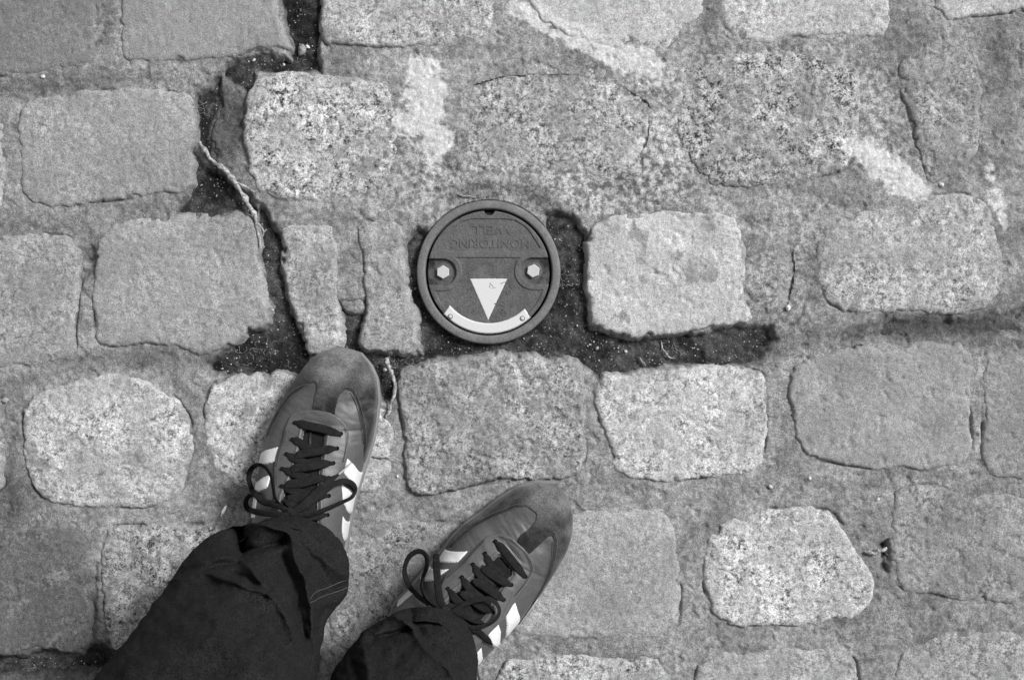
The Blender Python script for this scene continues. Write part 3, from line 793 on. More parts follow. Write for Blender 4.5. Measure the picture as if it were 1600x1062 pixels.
tri = [(-29.5,-10.3),(29,-10.3),(-1.0,-75.5)]
tp = plate('triangle', tri, -.0013, .0007, M['chipped'], lid, .7)
# scratches in the triangle's paint: an A shaped mark and two nicks
def scratch(pts, w, parent):
    q = [np.array([x * S, y * S, -.00064]) for x, y in pts]
    V, F = tube(np.array(q), np.full(len(q), w * S), 5, 2, .3, flat=.3)
    build_poly('scratch', V, F, M['iron'], parent)
scratch([(1.5,-24.5),(2.6,-16.5),(4.5,-20),(7.6,-23.5)], .55, tp)
scratch([(4,-26),(7,-25),(11.5,-24)], .4, tp)
scratch([(18.5,-18.5),(22,-17),(26,-15.5)], .65, tp)
scratch([(9.5,-50.5),(10.5,-48.5)], .9, tp)
arc = []
for a in np.linspace(-137, -47.5, 40): arc.append((95.5 * math.cos(math.radians(a)), 95.5 * math.sin(math.radians(a))))
for a in np.linspace(-46, -139, 40): arc.append((80.5 * math.cos(math.radians(a)), 80.5 * math.sin(math.radians(a))))
ap = plate('curved_label_strip', arc, -.0002, .0007, M['chipped'], lid, .8)
lab_r = lathe
for cx, cy in ((-60, -69.5), (52.5, -72.5)):
    o = lathe('rivet', [(3.0*S, .0004), (2.8*S, .0010), (1.9*S, .0015), (.01*S, .0017)], M['bolt'], ap, 20)
    o.location = (cx * S, cy * S, 0)
    o = lathe('rivet_seat', [(4.4*S, .0003), (3.9*S, .0007), (3.0*S, .0006)], M['iron'], ap, 24); o.location = (cx * S, cy * S, 0)
for k, (bx, by) in enumerate(bolts):
    be = empty('bolt', (bx * S, by * S, 0), well)
    if k: be['label'] = 'right hex bolt head, slightly larger washer'
    w = lathe('washer', [(14*S, -.0046), (13.8*S, -.0034), (12.6*S, -.0031), (10.8*S, -.0033), (9*S, -.0036)], M['iron'], be, 40)
    V, F = [], []
    R0 = 10.8; ph = math.radians(30 if k == 0 else 22)
    levels = [(R0, -.0045), (R0, -.0003), (R0 * .93, .0004), (R0 * .86, .0005), (0.01, .0005)]
    for rr_, z in levels:
        for q in range(24):
            a = q / 24 * 2 * math.pi
            sect = (a % (math.pi / 3)) - math.pi / 6
            hexr = math.cos(math.pi / 6) / math.cos(sect)
            if rr_ < R0 * .9: hexr = hexr * .6 + .4 * .92
            V.append((rr_ * hexr * S * math.cos(a + ph), rr_ * hexr * S * math.sin(a + ph), z))
    for j in range(len(levels) - 1):
        for q in range(24):
            F.append((j * 24 + q, j * 24 + (q + 1) % 24, (j + 1) * 24 + (q + 1) % 24, (j + 1) * 24 + q))
    build_poly('hex_head', V, F, M['bolt'], be, False)

# ------------------------------------------------------------------ the person: trousers and two trainers
person = empty('person', (-.15, -.33, 0))
tag(person, 'person standing in dark trousers and grey suede trainers with three white stripes', 'person')
PO = np.array(person.location)

class Shoe:
    p = 2.35
    def __init__(s, toe, axis_px, left_px, right_px, length, zb):
        s.T = G(toe[0], toe[1], .022)[:2]
        a = np.array([axis_px[0], -axis_px[1]], float); a /= np.linalg.norm(a)
        s.A = a; s.B = np.array([-a[1], a[0]])
        s.L = length; s.zb = zb; s.z0 = zb + .017
        def table(pts):
            q = sorted(s.ab(*G(x, y, .022)[:2]) for x, y in pts)
            return np.array(q)
        l, r = table(left_px), table(right_px)
        grid = np.linspace(0, length, 400)
        def curve(t, sgn):
            aa = np.concatenate([[0], t[:, 0], [length - .060, length - .03, length - .012, length - .004, length]])
            e = np.array([.036, .034, .027, .017, 0])
            cmid = s.cheel
            bb = np.concatenate([[0], t[:, 1], cmid + sgn * e])
            o = np.argsort(aa); aa, bb = aa[o], bb[o]
            v = np.interp(grid, aa, bb)
            k = np.hanning(17); k /= k.sum()
            vs_ = np.convolve(np.pad(v, 8, mode='edge'), k, 'valid')
            w = sstep(.006, .022, grid)                # keep the toe's round start
            return v * (1 - w) + vs_ * w
        s.cheel = .5 * (l[-1, 1] + r[-1, 1]) * .8
        s.grid = grid; s.bl = curve(l, 1 if l[0, 1] > 0 else -1); s.br = curve(r, 1 if r[0, 1] > 0 else -1)
        if s.bl[200] > s.br[200]: s.bl, s.br = s.br, s.bl
    def ab(s, x, y):
        d = np.array([x, y]) - s.T
        return float(d @ s.A), float(d @ s.B)
    HT = ([0, .003, .008, .016, .03, .05, .075, .10, .13, .16, .19, .23, .27, .30], [0, .010, .0165, .0215, .0255, .029, .034, .042, .053, .064, .074, .080, .078, .070])
    def cw(s, a):
        l, r = np.interp(a, s.grid, s.bl), np.interp(a, s.grid, s.br)
        return (l + r) / 2, np.maximum((r - l) / 2 - .0022, .0004)
    def z(s, a, b):
        c, w = s.cw(a); u = np.clip(np.abs(b - c) / w, 0, .9995)
        return s.z0 + np.interp(a, *s.HT) * (1 - u ** s.p) ** (1 / s.p)
    def world(s, a, b, z):
        return np.stack([s.T[0] + a * s.A[0] + b * s.B[0], s.T[1] + a * s.A[1] + b * s.B[1], z], -1)
    def unproj(s, px, py, lift=0.0):
        lift = lift + (.0020 if lift > 0 else 0)
        h = .05
        for _ in range(14):
            q = G(px, py, h); a, b = s.ab(q[0], q[1])
            h = .5 * h + .5 * (float(s.z(np.clip(a, 0, s.L), b)) + lift)
        return a, b, h
    def poly(s, pts, n=1):
        return chaikin([s.unproj(x, y)[:2] for x, y in pts], n)
    def make_grid(s, na=330, nf=230, amax=None):
        t = np.linspace(0, 1, na); a = (amax or s.L) * (t ** 1.5)
        f = np.linspace(-np.pi / 2, np.pi / 2, nf)
        A_, F_ = np.meshgrid(a, f, indexing='ij')
        c, w = s.cw(A_)
        e = 2 / s.p
        u = np.sign(np.sin(F_)) * np.abs(np.sin(F_)) ** e
        z = s.z0 + np.interp(A_, *s.HT) * np.abs(np.cos(F_)) ** e
        b = c + w * u
        W = s.world(A_, b, z)
        # creases of a worn upper
        W[..., 2] += .0008 * fbm(A_, b * .5, .018, 3, 500)
        cz = np.exp(-((A_ - .075) / .028) ** 2)          # flex creases across the ball of the foot
        W[..., 2] -= .0016 * cz * np.clip(fbm(A_ + .25 * np.abs(b - c), b * .22, .011, 2, 510), 0, 1)
        nrm = np.cross(np.gradient(W, axis=0), np.gradient(W, axis=1))
        nrm /= np.linalg.norm(nrm, axis=2)[..., None] + 1e-12
        if nrm[na // 2, nf // 2, 2] < 0: nrm = -nrm; s.flip = True
        else: s.flip = False
        s.gA, s.gB, s.gW, s.gN = A_, b, W, nrm
    def surf(s, name, d, th, mat, parent, edge=.0011, under=.0006, attrs=None, keepd=-.0016):
        """raised panel where d > 0 (metres)"""
        e = np.clip(d / edge, 0, 1); off = th * np.sqrt(np.clip(1 - (1 - e) ** 2, 0, 1)) - under * sstep(0, -.001, d)
        W = s.gW + s.gN * off[..., None] - PO
        return grid_mesh(name, W[..., 0], W[..., 1], W[..., 2], d > keepd, mat, parent, attrs, flip=s.flip)

def ribbon(name, sh, pts, width, lift, mat, parent, taper=(.5, .5), thick=.0009, per=8, twist=0, absolute=False):
    """a flat lace: pts in photo px (x, y[, lift mm]); it follows the shoe's surface"""
    q = []
    for p in pts:
        l = (p[2] if len(p) > 2 else lift) * .001
        q.append(p[:2] + (l,))
    q = spline(q, per)
    P3 = []
    for x, y, l in q:
        a, b, h = sh.unproj(x, y, l)
        c, w = sh.cw(np.clip(a, 0, sh.L))
        if abs(b - c) > w * .97:                       # beyond the shoe's side: hangs free at a gentle height
            h = max(h, sh.zb + .012 + l)
        P3.append(G(x, y, h))
    P3 = np.array(P3)
    hz = P3[:, 2].copy()
    for _ in range(3): hz[1:-1] = .25 * hz[:-2] + .5 * hz[1:-1] + .25 * hz[2:]
    sc = (1 - hz / H) / (1 - P3[:, 2] / H)
    P3[:, 0] *= sc; P3[:, 1] *= sc; P3[:, 2] = hz
    n = len(P3); T = np.gradient(P3, axis=0); T /= np.linalg.norm(T, axis=1)[:, None] + 1e-9
    V, F = [], []; m = 10
    for i in range(n):
        t = i / (n - 1)
        k = min(1, taper[0] + (1 - taper[0]) * sstep(0, .22, np.array(t)).item(), taper[1] + (1 - taper[1]) * sstep(0, .22, np.array(1 - t)).item())
        side = np.cross(T[i], [0, 0, 1.0]); side /= np.linalg.norm(side) + 1e-9
        # lie on the shoe: tilt with the surface slope
        a, b = sh.ab(P3[i, 0], P3[i, 1]); e = .002
        a = np.clip(a, .004, sh.L - .01); c, w = sh.cw(a)
        if abs(b - c) < w * .9 and not absolute:
            q0 = np.array([P3[i, 0], P3[i, 1]]) + side[:2] * e; q1 = np.array([P3[i, 0], P3[i, 1]]) - side[:2] * e
            s0 = float(sh.z(*sh.ab(*q0))); s1 = float(sh.z(*sh.ab(*q1)))
            side = side + np.array([0, 0, np.clip((s0 - s1) / (2 * e), -.9, .9)]); side /= np.linalg.norm(side)
        up = np.cross(side, T[i]); up /= np.linalg.norm(up) + 1e-9
        if up[2] < 0: up = -up
        tw = twist * math.sin(t * math.pi * 1.0) if np.isscalar(twist) else float(np.interp(t, np.linspace(0, 1, len(twist)), twist))
        ct, st_ = math.cos(tw), math.sin(tw)
        s_, u_ = side * ct + up * st_, up * ct - side * st_
        for j in range(m):
            ang = 2 * math.pi * j / m
            ca, sa = math.cos(ang), math.sin(ang)
            V.append(P3[i] + s_ * (width / 2 * k * math.copysign(abs(ca) ** .7, ca)) + u_ * (thick * (.6 + .4 * k) * sa) - PO)
    for i in range(n - 1):
        for j in range(m):
            F.append((i * m + j, i * m + (j + 1) % m, (i + 1) * m + (j + 1) % m, (i + 1) * m + j))
    F.append(tuple(range(m))); F.append(tuple((n - 1) * m + j for j in range(m))[::-1])
    return build_poly(name, V, F, mat, parent)

def line_part(name, sh, pts, r, mat, parent, lift=.0010, per=6):
    q = spline(pts, per); P3 = []
    for x, y in q:
        a, b, h = sh.unproj(x, y, lift); P3.append(G(x, y, h) - PO)
    V, F = tube(np.array(P3), np.full(len(P3), r), 6, 0, 0)
    return build_poly(name, V, F, mat, parent)

def dashes(sh, pts, mat, parent, r=.00028, lift=.0026):
    q = spline(pts, 14); P3 = np.array([G(x, y, sh.unproj(x, y, lift)[2] - .0018) - PO for x, y in q])
    L = np.concatenate([[0], np.cumsum(np.linalg.norm(np.diff(P3, axis=0), axis=1))])
    V, F = [], []; t = 0
    while t < L[-1] - .002:
        seg_ = np.array([[np.interp(t + k * .0006, L, P3[:, c]) for c in range(3)] for k in range(3)])
        seg_[1, 2] += .0002
        v, f = tube(seg_, np.full(3, r), 5, 0, 0); b0 = len(V)
        V += v; F += [tuple(b0 + a for a in ff) for ff in f]; t += .0022
    return build_poly('stitching', V, F, mat, parent)

def build_shoe(cfg):
    s = Shoe(cfg['toe'], cfg['axis'], cfg['left'], cfg['right'], .288, .0035)
    root = empty('shoe', (0, 0, 0), person)
    root['label'] = cfg['label']
    s.make_grid()
    A_, B_ = s.gA, s.gB
    big = np.full(A_.shape, 1.0)
    throat = sdf(s.poly(cfg['throat']), A_, B_)
    # ankle opening (under the trouser hem)
    open_ = .030 - np.hypot((A_ - .232) * .62, B_ - s.cw(A_)[0])
    base = s.surf('upper', np.minimum(-throat + .0012, -open_), 0.0, M['leather'], root, keepd=0)
    # mudguard: the suede toe with its T and the band round the sides
    win = np.full(A_.shape, -1.0)
    for w in cfg['windows']: win = np.maximum(win, sdf(s.poly(w), A_, B_))
    lim = .165 - A_
    d = np.minimum(-win, lim) + .00025 * fbm(A_, B_, .004, 2, 520)
    def near_px(lst):
        out = np.zeros_like(A_)
        for x, y, r, am in lst:
            a, b, h = s.unproj(x, y); out += am * np.exp(-(((A_ - a) ** 2 + (B_ - b) ** 2) / (r * S) ** 2))
        return np.clip(out, 0, 1)
    sc = near_px(cfg['scuff']) + .45 * sstep(.93, 1.0, np.abs(B_ - s.cw(A_)[0]) / s.cw(A_)[1]) * sstep(.17, .1, A_)
    s.surf('toe_cap', d, .0013, M['suede'], root, edge=.0012, attrs={'scuff': np.clip(sc, 0, 1)})
    # tongue under the laces
    tg = throat + .006
    W = s.gW - s.gN * .0022 - PO
    W[..., 2] += .0004 * fbm(A_, B_, .006, 2, 530)
    grid_mesh('tongue', W[..., 0], W[..., 1], W[..., 2], tg > 0, M['tongue'], root, flip=s.flip)
    # eyestay
    ey = np.minimum(sdf(s.poly(cfg['eyestay']), A_, B_), -throat)
    s.surf('eyestay', ey, .0023, M['leather_pale'], root, edge=.0009)
    # inner edge binding on both sides of the throat
    band = np.minimum(.0016 - np.abs(throat + .0022), -throat)
    s.surf('eyestay_binding', np.minimum(band, (A_ - .0)), .0028, M['leather'], root, edge=.0006, keepd=-.0003)
    for st in cfg['stripes']:
        s.surf('stripe', sdf(s.poly(st, 0), A_, B_) + .00022 * np.sin(A_ / .00030), .0011, M['white_leather'], root, edge=.0005, keepd=-.0008)
    heel = np.minimum(A_ - .235, .0 * A_ + 1)
    s.surf('heel_tab', np.minimum(heel, -open_ - .001), .0013, M['suede'], root, attrs={'scuff': 0 * A_})
    # outsole
    n = 400; prof = [(.0, -.0002), (.0018, .0008), (.0026, .006), (.0022, .013), (.0012, .0172), (-.0022, .0180)]
    aa = s.L * (.5 - .5 * np.cos(np.linspace(0, np.pi, n // 2)))
    lft = [(a, float(np.interp(a, s.grid, s.bl))) for a in aa]; rgt = [(a, float(np.interp(a, s.grid, s.br))) for a in aa[::-1]]
    loop = np.array(lft + rgt[1:-1])
    tan = np.roll(loop, -1, 0) - np.roll(loop, 1, 0); tan /= np.linalg.norm(tan, axis=1)[:, None] + 1e-9
    for _ in range(4): tan = (np.roll(tan, 1, 0) + tan + np.roll(tan, -1, 0)) / 3
    nr = np.stack([tan[:, 1], -tan[:, 0]], 1); nr /= np.linalg.norm(nr, axis=1)[:, None] + 1e-9
    ctr_ = loop.mean(0)
    if ((loop - ctr_) * nr).sum() < 0: nr = -nr
    V, F = [], []; m = len(prof)
    for i in range(len(loop)):
        for o_, z in prof:
            q = loop[i] + nr[i] * (o_ - .0020)
            V.append(s.world(q[0], q[1], s.zb + z) - PO)
    k = len(loop)
    for i in range(k):
        for j in range(m - 1):
            a, b = i * m + j, ((i + 1) % k) * m + j
            F.append((a, b, b + 1, a + 1))
    F.append(tuple(i * m for i in range(k))); F.append(tuple(i * m + m - 1 for i in range(k))[::-1])
    build_poly('outsole', V, F, M['gum'], root)
    # seams
    for ln in cfg['seams']: line_part('seam', s, ln, .00055, M['thread'], root)
    for ln in cfg.get('deboss', []): line_part('stitching', s, ln, .00028, M['thread'], root, .0026)
    for ln in cfg['dash']: dashes(s, ln, M['stitch'], root)
    for x, y in cfg['eyelets']:
        a, b, h = s.unproj(x, y, .0012); c = G(x, y, h) - PO
        th = np.linspace(0, 2 * np.pi, 14, endpoint=False)
        V = [c + np.array([math.cos(t) * .0021, math.sin(t) * .0021, .0007]) for t in th] + [c + np.array([0, 0, .0003])]
        build_poly('eyelet', V, [(i, (i + 1) % 14, 14) for i in range(14)], M['pit'], root)
    for w, lf, pts in cfg['laces']:
        ribbon('lace', s, pts, w, lf, M['lace'], root, (.35, .55), thick=.0008)
    for w, lf, pts, tw, tp_ in cfg['bow']:
        ribbon('bow_loop', s, pts, w, lf, M['lace'], root, tp_, twist=tw, absolute=True, thick=.0008)
    for pts in cfg['aglets']:
        ribbon('lace_tip', s, pts, .0018, 9, M['straw'], root, (1, .8), thick=.0007, absolute=True)
    x, y = cfg['knot']; a, b, h = s.unproj(x, y, .006); V, F = rock_mesh(.0055, 31, .8)
    build_poly('knot', [v + G(x, y, h) - PO for v in V], F, M['lace'], root)
    return s

Z2P = lambda sc, ox, oy: (lambda pts: [(ox + sc * p[0], oy + sc * p[1]) + tuple(p[2:]) for p in pts])
c3 = Z2P(.1506, 380, 700)          # enlarged views the details were measured in
z4 = Z2P(.179, 620, 840)
z5 = Z2P(.1695, 420, 540)
z3 = Z2P(.32, 600, 720)

LEFT = dict(
 label='left shoe, pointing straight ahead with its bow untucked on the trouser hem', toe=(527, 542), axis=(-.205, .979), knot=c3([(490, 660)])[0],
 left=[(518,544),(505,548),(493,554),(473,574),(453,602),(433,636),(419,667),(409,701),(403,730),(399,765),(395,803),(392,840)],
 right=[(535,542),(549,545),(563,551),(580,571),(590,593),(593,625),(589,661),(583,692),(573,722),(565,750),(556,780),(550,808),(544,840),(540,865)],
 windows=[[(493,596),(476,603),(456,616),(440,638),(428,659),(418,680),(408,703),(399,740),(385,830),(470,940),(500,900),(484,700),(487,645),(491,620),(495,605)],
          [(539,608),(549,611),(557,625),(562,642),(567,667),(569,693),(569,720),(563,752),(556,790),(556,900),(470,940),(480,700),(514,664),(523,648),(525,632),(530,617)],
          [(484,700),(470,940),(520,940),(520,700),(508,660),(500,650),(486,652)]],
 eyestay=[(473,641),(456,647),(447,667),(442,690),(435,703),(429,729),(430,763),(426,820),(430,850),(530,850),(534,803),(534,774),(532,748),(538,723),(542,706),(545,680),(542,664),(530,651),(513,643),(493,640)],
 throat=[(474,668),(510,674),(508,689),(501,732),(497,769),(498,800),(500,850),(432,850),(438,790),(442,774),(453,750),(464,718),(470,690)],
 stripes=[[(435,698),(416,703),(404,712),(402,727),(429,721)],[(423,741),(411,746),(399,757),(399,772),(418,761)],[(402,776),(390,778),(388,808),(398,808)],
          [(543,716),(553,726),(568,745),(566,768),(558,767),(553,756),(537,738)],[(534,756),(545,765),(558,780),(556,810),(549,808),(540,790),(531,778)],
          [(534,804),(546,818),(552,835),(548,862),(540,858),(535,832)]],
 scuff=[(512,572,26,.8),(530,562,30,.5),(545,556,20,.7),(575,590,14,.6),(520,590,22,.4),(586,640,8,.4),(560,660,10,.25)],
 seams=[[(476,603),(456,616),(440,638),(428,659),(418,680)],[(549,611),(557,625),(562,642),(567,667),(569,693)]],
 deboss=[z5([(330,662),(420,680),(500,710),(600,728)]),[(447,672),(443,690),(437,703),(431,729)],[(540,668),(543,680),(540,704),(536,722)]],
 dash=[[(489,600),(472,602),(452,614),(436,636),(424,658),(414,680)],[(535,605),(551,606),(560,623),(566,642),(571,666),(573,692),(573,718)],[(490,644),(473,645),(459,651),(450,669),(446,691),(439,705),(433,730),(434,763)],[(493,644),(512,647),(528,655),(538,667),(541,681),(538,705),(534,722),(528,745)]],
 eyelets=[(461,660),(533,677),(457,686),(527,700),(448,709),(521,723),(441,732),(514,746),(440,759),(514,774),(512,804)],
 laces=[(.0085,1.5,[(460,659),(478,664),(505,670),(534,679)]),
        (.0078,1.3,[(456,685),(466,690),(480,700),(494,706)]),(.0082,2.2,[(528,700),(510,702),(490,706),(470,709),(462,714)]),
        (.0078,1.3,[(447,708),(462,717),(480,724),(494,728)]),(.0086,2.4,[(522,723),(502,725),(480,729),(462,731),(456,736)]),
        (.0082,1.3,[(441,731),(458,739),(478,746),(492,749)]),(.0088,2.4,[(515,746),(494,748),(472,754),(454,756),(446,760)]),
        (.0082,1.3,[(438,758),(458,766),(478,772),(492,776)]),(.0088,2.4,[(514,774),(492,775),(470,778),(450,777)]),
        (.0080,2.0,[(442,780),(460,790),(480,798),(500,803)]),(.0080,2.6,[(512,804),(490,806),(470,803),(446,798)])],
 bow=[(.0056,8,c3([(490,655,7),(400,600,8),(335,520,10),(310,400,13),(290,290,16),(230,200,18),(150,172,18),(80,220,16),(58,310,14),(85,410,11),(140,490,9),(210,550,8),(300,570,7),(400,620,7),(490,660,7)]),(.5,.9,.8,.5,.9,.2,0),(.8,.8)),
      (.0056,8,c3([(490,665,8),(350,600,8),(200,560,7),(100,490,8),(50,505,8),(25,575,7),(60,635,7),(180,668,8),(350,685,9),(500,690,9)]),(0,.3,.9,.6,.1,0),(.8,.8)),
      (.0062,8,c3([(490,670,8),(600,600,9),(740,470,8),(880,350,7),(1000,265,6)]),(.1,.1,0),(.8,.35)),
      (.0060,8,c3([(500,670,9),(650,600,9),(800,480,9),(930,380,9),(1040,340,9),(1125,365,8),(1160,430,7),(1120,510,7),(1000,570,8),(820,645,9),(650,690,9),(500,695,9)]),(.1,.1,.8,1.0,.7,.1),(.8,.8))],
 aglets=[c3([(990,272,6),(1055,215,6),(1120,150,6)])],
)
RIGHT = dict(
 label='right shoe, turned outwards to the right', toe=(868, 757), axis=(-.665, .747), knot=z4([(420, 630)])[0],
 left=[(856,753),(837,752),(811,758),(779,778),(754,798),(728,816),(706,838),(693,856),(664,890),(638,920),(613,944)],
 right=[(874,764),(886,778),(896,806),(895,835),(887,862),(869,894),(846,929),(821,961),(805,980),(779,1008),(748,1036)],
 windows=[[(824,791),(805,792),(773,805),(741,822),(718,840),(700,855),(676,882),(640,925),(600,960),(690,1020),(780,930),(800,860),(811,837),(827,826),(837,812),(838,802)],
          [(862,836),(866,845),(864,870),(853,906),(834,941),(808,977),(786,1003),(740,1060),(690,1020),(780,920),(800,880),(828,864),(843,851),(855,839)],
          [(690,1020),(640,980),(790,846),(812,858),(780,930)]],
 eyestay=[(779,833),(798,838),(821,858),(834,877),(835,893),(824,912),(807,933),(789,963),(766,986),(740,1012),(700,1040),(640,1010),(655,975),(680,938),(691,912),(697,899),(725,877),(741,858),(760,838)],
 throat=[(781,864),(806,893),(779,925),(763,957),(747,978),(715,1020),(650,1000),(690,948),(703,936),(709,925),(728,912),(760,883)],
 stripes=[[(696,857),(731,861),(715,878),(684,876)],[(701,889),(688,898),(677,906),(656,904),(668,886)],[(637,918),(646,926),(622,946),(606,946)],
          [(805,941),(812,963),(810,976),(789,998),(792,976),(790,957)],[(778,973),(782,986),(780,1010),(772,1012),(763,992)],[(752,1012),(754,1027),(744,1044),(738,1036),(745,1020)]],
 scuff=[(850,765,30,.7),(880,790,18,.7),(845,800,16,.3),(890,830,10,.6),(870,880,8,.4),(835,775,16,.4)],
 seams=[[(805,792),(773,805),(741,822),(718,840),(703,854)],[(866,845),(864,870),(853,906),(834,941),(810,975)]],
 deboss=[z3([(600,395),(640,430),(690,500)]),[(784,838),(800,844),(822,864),(830,880),(831,893),(821,910),(805,930)],[(758,843),(740,862),(724,880),(699,901)]],
 dash=[[(822,787),(804,788),(771,801),(738,818),(716,835),(702,850)],[(866,830),(871,845),(868,871),(857,908),(838,943),(813,976)],[(778,837),(762,843),(745,861),(729,880),(701,903),(684,938)],[(780,837),(797,842),(817,861),(830,879),(830,893),(820,909),(803,928),(786,959)]],
 eyelets=[(774,845),(821,900),(758,864),(799,913),(739,881),(787,936),(722,901),(770,956),(700,919),(754,974)],
 laces=[(.0082,1.5,[(774,845),(788,860),(804,880),(821,901)]),
        (.0074,1.3,z4([(770,135),(805,210),(860,280),(930,330)])),(.0084,2.3,z4([(1005,415),(900,362),(790,290),(740,250)])),
        (.0076,1.3,z4([(665,228),(715,310),(790,390),(860,430)])),(.0086,2.3,z4([(938,540),(850,480),(730,400),(670,370)])),
        (.0078,1.3,z4([(570,338),(620,425),(700,500),(770,540)])),(.0088,2.3,z4([(842,645),(740,595),(620,510),(560,480)])),
        (.0080,1.3,z4([(443,435),(510,530),(590,600),(660,650)])),(.0088,2.3,z4([(752,742),(650,690),(540,640),(450,580)])),
        (.0080,1.5,z4([(390,590),(460,660),(560,740),(640,800)]))],
 bow=[(.0058,8,z4([(400,640,6),(335,600,7),(260,540,9),(215,440,12),(225,350,15),(262,250,18),(258,160,20),(200,115,20),(120,150,18),(75,235,16),(70,320,13),(110,420,10),(180,500,8),(280,580,6)]),(.2,.9,1.1,.6,.3,.8,.3,.1),(.8,.8)),
      (.0074,8,z4([(345,140,16),(345,220,14),(352,330,11),(362,450,8),(385,560,7),(430,630,6)]),(.2,.0,.0,.1),(.8,.8)),
      (.0060,8,z4([(470,655,6),(580,580,8),(700,540,10),(800,530,11),(868,570,11),(895,640,10),(860,710,9),(780,760,8),(680,785,7),(560,765,6)]),(.3,.7,.9,1.1,.9,.6,.2),(.8,.8)),
      (.0062,8,z4([(600,770,5),(700,810,5),(770,870,4),(835,935,3)]),(.0,.0),(.8,.35))],
 aglets=[z4([(835,932,4),(870,948,4),(908,962,4)])],
)
shoe_l = build_shoe(LEFT)
shoe_r = build_shoe(RIGHT)

# ---- trousers: one mesh, two legs joined at the hips
FOLD = 2.9
def trouser_leg(rings, folds, hem_slope, seed):
    """rings: px, py, h, rx px, ry px"""
    R = spline(rings, 26)
    n = len(R); m = 420
    th = np.linspace(0, 2 * np.pi, m, endpoint=False)
    V = np.zeros((n, m, 3))
    for i in range(n):
        px, py, h, rx, ry = R[i]
        k = S * (1 - h / H); c = G(px, py, h)
        V[i, :, 0] = c[0] + np.cos(th) * rx * k
        V[i, :, 1] = c[1] + np.sin(th) * ry * k
        V[i, :, 2] = h + hem_slope * np.sin(th) * math.exp(-((i / 22.0) ** 2))
    du = np.gradient(V, axis=0)
    dv = (np.roll(V, -1, 1) - np.roll(V, 1, 1)) / 2
    nr = np.cross(dv, du); nr /= np.linalg.norm(nr, axis=2)[..., None] + 1e-12
    if (nr[:, 0, 0]).mean() < 0: nr = -nr
    kk = S * (1 - V[..., 2] / H); PXv = CX + V[..., 0] / kk; PYv = CY - V[..., 1] / kk
    disp = np.zeros((n, m))
    ray = np.array([0, 0, H]) - V; ray /= np.linalg.norm(ray, axis=2)[..., None]
    face = (nr * ray).sum(2)
    front = sstep(0.0, .22, face)
    relief = np.zeros((n, m))
    for pts, amp, wa, wb in folds:
        sp = spline(pts, 5)
        d, sd_ = linedist([tuple(q) for q in sp], PXv, PYv)
        d = d + 1.2 * fbm(PXv, PYv, 22, 2, seed + 5)
        w = np.where(sd_ > 0, wa, wb)
        relief += amp * FOLD * .001 * np.exp(-(np.sqrt(d * d + 2.5) - 1.58) / (w * 1.0)) * front
    hv = V[..., 2]
    disp += .0035 * fbm(PXv * .8 + PYv * .35, PYv * .8, 75, 3, seed) * sstep(.08, .16, hv) + .0010 * fbm(PXv, PYv, 18, 3, seed + 3)
    relief = relief * (1 + 5.0 * np.clip(hv - .10, 0, .35))
    u_, v_ = PXv * .87 + PYv * .5, -PXv * .5 + PYv * .87
    relief += (.022 * fbm(u_ * .22, v_, 95, 1, seed + 11) + .004 * fbm(u_ * .3, v_, 30, 2, seed + 15)) * front * sstep(.10, .30, hv)
    V = V + nr * disp[..., None] + ray * relief[..., None]
    # turned-in hem
    inner = V[:1].copy(); c0 = inner.mean(axis=1, keepdims=True)
    lip1 = c0 + (inner - c0) * .985; lip1[..., 2] = inner[..., 2] - .0012
    lip2 = c0 + (inner - c0) * .955; lip2[..., 2] = inner[..., 2] + .001
    lip3 = c0 + (inner - c0) * .90; lip3[..., 2] = inner[..., 2] + .040
    return np.concatenate([lip3, lip2, lip1, V], 0)
def r4(pts): return [(150 + .30625 * x, 780 + .30625 * y) for x, y in pts]

legL = trouser_leg(
 [(452,884,.088,93,80),(438,890,.105,108,80),(414,903,.128,131,84),(392,940,.165,130,88),(368,985,.215,138,98),(335,1050,.285,158,120),(300,1130,.375,180,150),(268,1240,.48,205,185),(262,1400,.60,250,235)],
 [(r4([(760,95),(840,120),(930,155),(990,190),(1010,280),(1070,450),(1110,600),(1130,800),(1135,950)]), 6.5, 9, 14),
  (r4([(720,130),(735,200),(745,275)]), -13, 9, 9),
  (r4([(760,262),(850,250),(960,232)]), -9, 8, 10),
  (r4([(430,350),(600,312),(800,275),(960,250)]), 5.5, 10, 7),
  (r4([(440,385),(600,348),(720,330)]), -4.5, 7, 7),
  (r4([(425,420),(560,375),(700,430),(880,482)]), 5, 6, 15),
  (r4([(700,385),(800,430),(880,462)]), -5, 7, 7),
  (r4([(740,305),(830,420),(900,490),(980,600),(1010,720)]), 4.5, 9, 12),
  (r4([(950,290),(1000,420),(1040,560),(1070,700)]), -5, 10, 12),
  (r4([(540,440),(580,580),(680,720),(800,860)]), 2.5, 20, 20),
  (r4([(1060,220),(1180,330),(1260,380)]), 3.5, 12, 14),
  (r4([(1000,170),(1110,300),(1180,420)]), -3, 12, 12),
  (r4([(1110,505),(1190,470),(1300,425)]), -2.2, 5, 5),
  (r4([(1180,560),(1150,650),(1140,740)]), -5, 10, 10),
  (r4([(700,480),(800,640),(960,860)]), 2.2, 22, 22)], .006, 600)
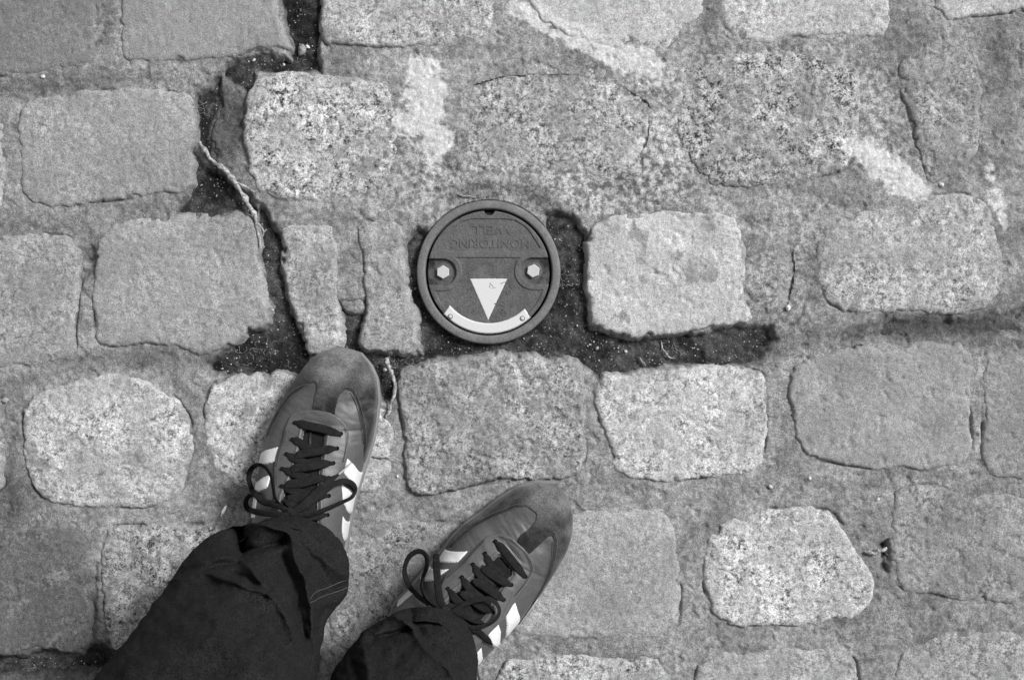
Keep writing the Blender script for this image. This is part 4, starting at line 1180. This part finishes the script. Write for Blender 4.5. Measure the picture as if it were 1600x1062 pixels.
legR = trouser_leg(
 [(662,1024,.088,84,80),(652,1034,.105,94,82),(640,1054,.13,104,88),(622,1100,.18,112,104),(604,1165,.25,122,124),(585,1250,.34,140,155),(566,1370,.44,165,190),(545,1560,.58,215,240)],
 [([(598,960),(618,962),(642,979),(664,1008),(696,1046),(720,1080)], 7, 12, 8),
  ([(585,1000),(610,992),(636,984)], -8, 12, 8),
  ([(640,948),(650,972),(668,996),(690,1020)], -5, 9, 9),
  ([(655,945),(690,965),(715,1000),(728,1050)], 3.5, 14, 12),
  ([(560,990),(570,1020),(576,1060)], 2.5, 8, 10),
  ([(545,1020),(556,1050),(560,1090)], -2.5, 8, 8)], .006, 700)
# hips
hipc = np.array([-.150, -.385])
def hip_ring(cx, cy, z, rx, ry, m=420):
    th = np.linspace(0, 2 * np.pi, m, endpoint=False)
    return np.stack([cx + np.cos(th) * rx, cy + np.sin(th) * ry, np.full(m, z)], 1)
def leg_with_top(V, cx):
    tops = [hip_ring(cx, hipc[1], z, rx, ry) for z, rx, ry in ((.70, .098, .105), (.78, .104, .115), (.84, .108, .12))]
    return np.concatenate([V] + [t[None] for t in tops], 0)
legL = leg_with_top(legL, -.235); legR = leg_with_top(legR, -.085)
hip = np.stack([hip_ring(hipc[0] - .01, hipc[1], z, rx, ry) for z, rx, ry in ((.80, .160, .105), (.82, .185, .122), (.90, .185, .125), (.98, .165, .118), (1.0, .160, .113), (1.0, .02, .02))])
VV, FF = [], []
for blk in (legL, legR, hip):
    n, m = blk.shape[:2]; b0 = sum(len(v) for v in VV)
    VV.append(blk.reshape(-1, 3) - PO)
    i, j = np.meshgrid(np.arange(n - 1), np.arange(m), indexing='ij')
    FF.append(np.stack([b0 + i * m + j, b0 + i * m + (j + 1) % m, b0 + (i + 1) * m + (j + 1) % m, b0 + (i + 1) * m + j], -1).reshape(-1, 4))
trousers = from_arrays('trousers', np.concatenate(VV), np.concatenate(FF), M['trouser'], person)

# hem stitching on the left leg, two rows of stitches drawn on the cloth
def cloth_point(V, px, py):
    kk = S * (1 - V[..., 2] / H); X_, Y_ = CX + V[..., 0] / kk, CY - V[..., 1] / kk
    d = (X_ - px) ** 2 + (Y_ - py) ** 2
    c = np.where(d < d.min() + 9); best = max(range(len(c[0])), key=lambda q: V[c[0][q], c[1][q], 2])
    return V[c[0][best], c[1][best]]
for row in (r4([(1104,500),(1118,478),(1160,458),(1220,436),(1290,410)]), r4([(1106,524),(1130,498),(1180,480),(1240,458),(1298,440)])):
    q = np.array([cloth_point(legL, *p) for p in spline(row, 4)])
    for _ in range(2): q[1:-1] = .25 * q[:-2] + .5 * q[1:-1] + .25 * q[2:]
    q[:, 2] += .0012
    V, F = tube(q - PO, np.full(len(q), .00035), 6, 0, 0); build_poly('hem_stitching', V, F, M['trouser_thread'], trousers)
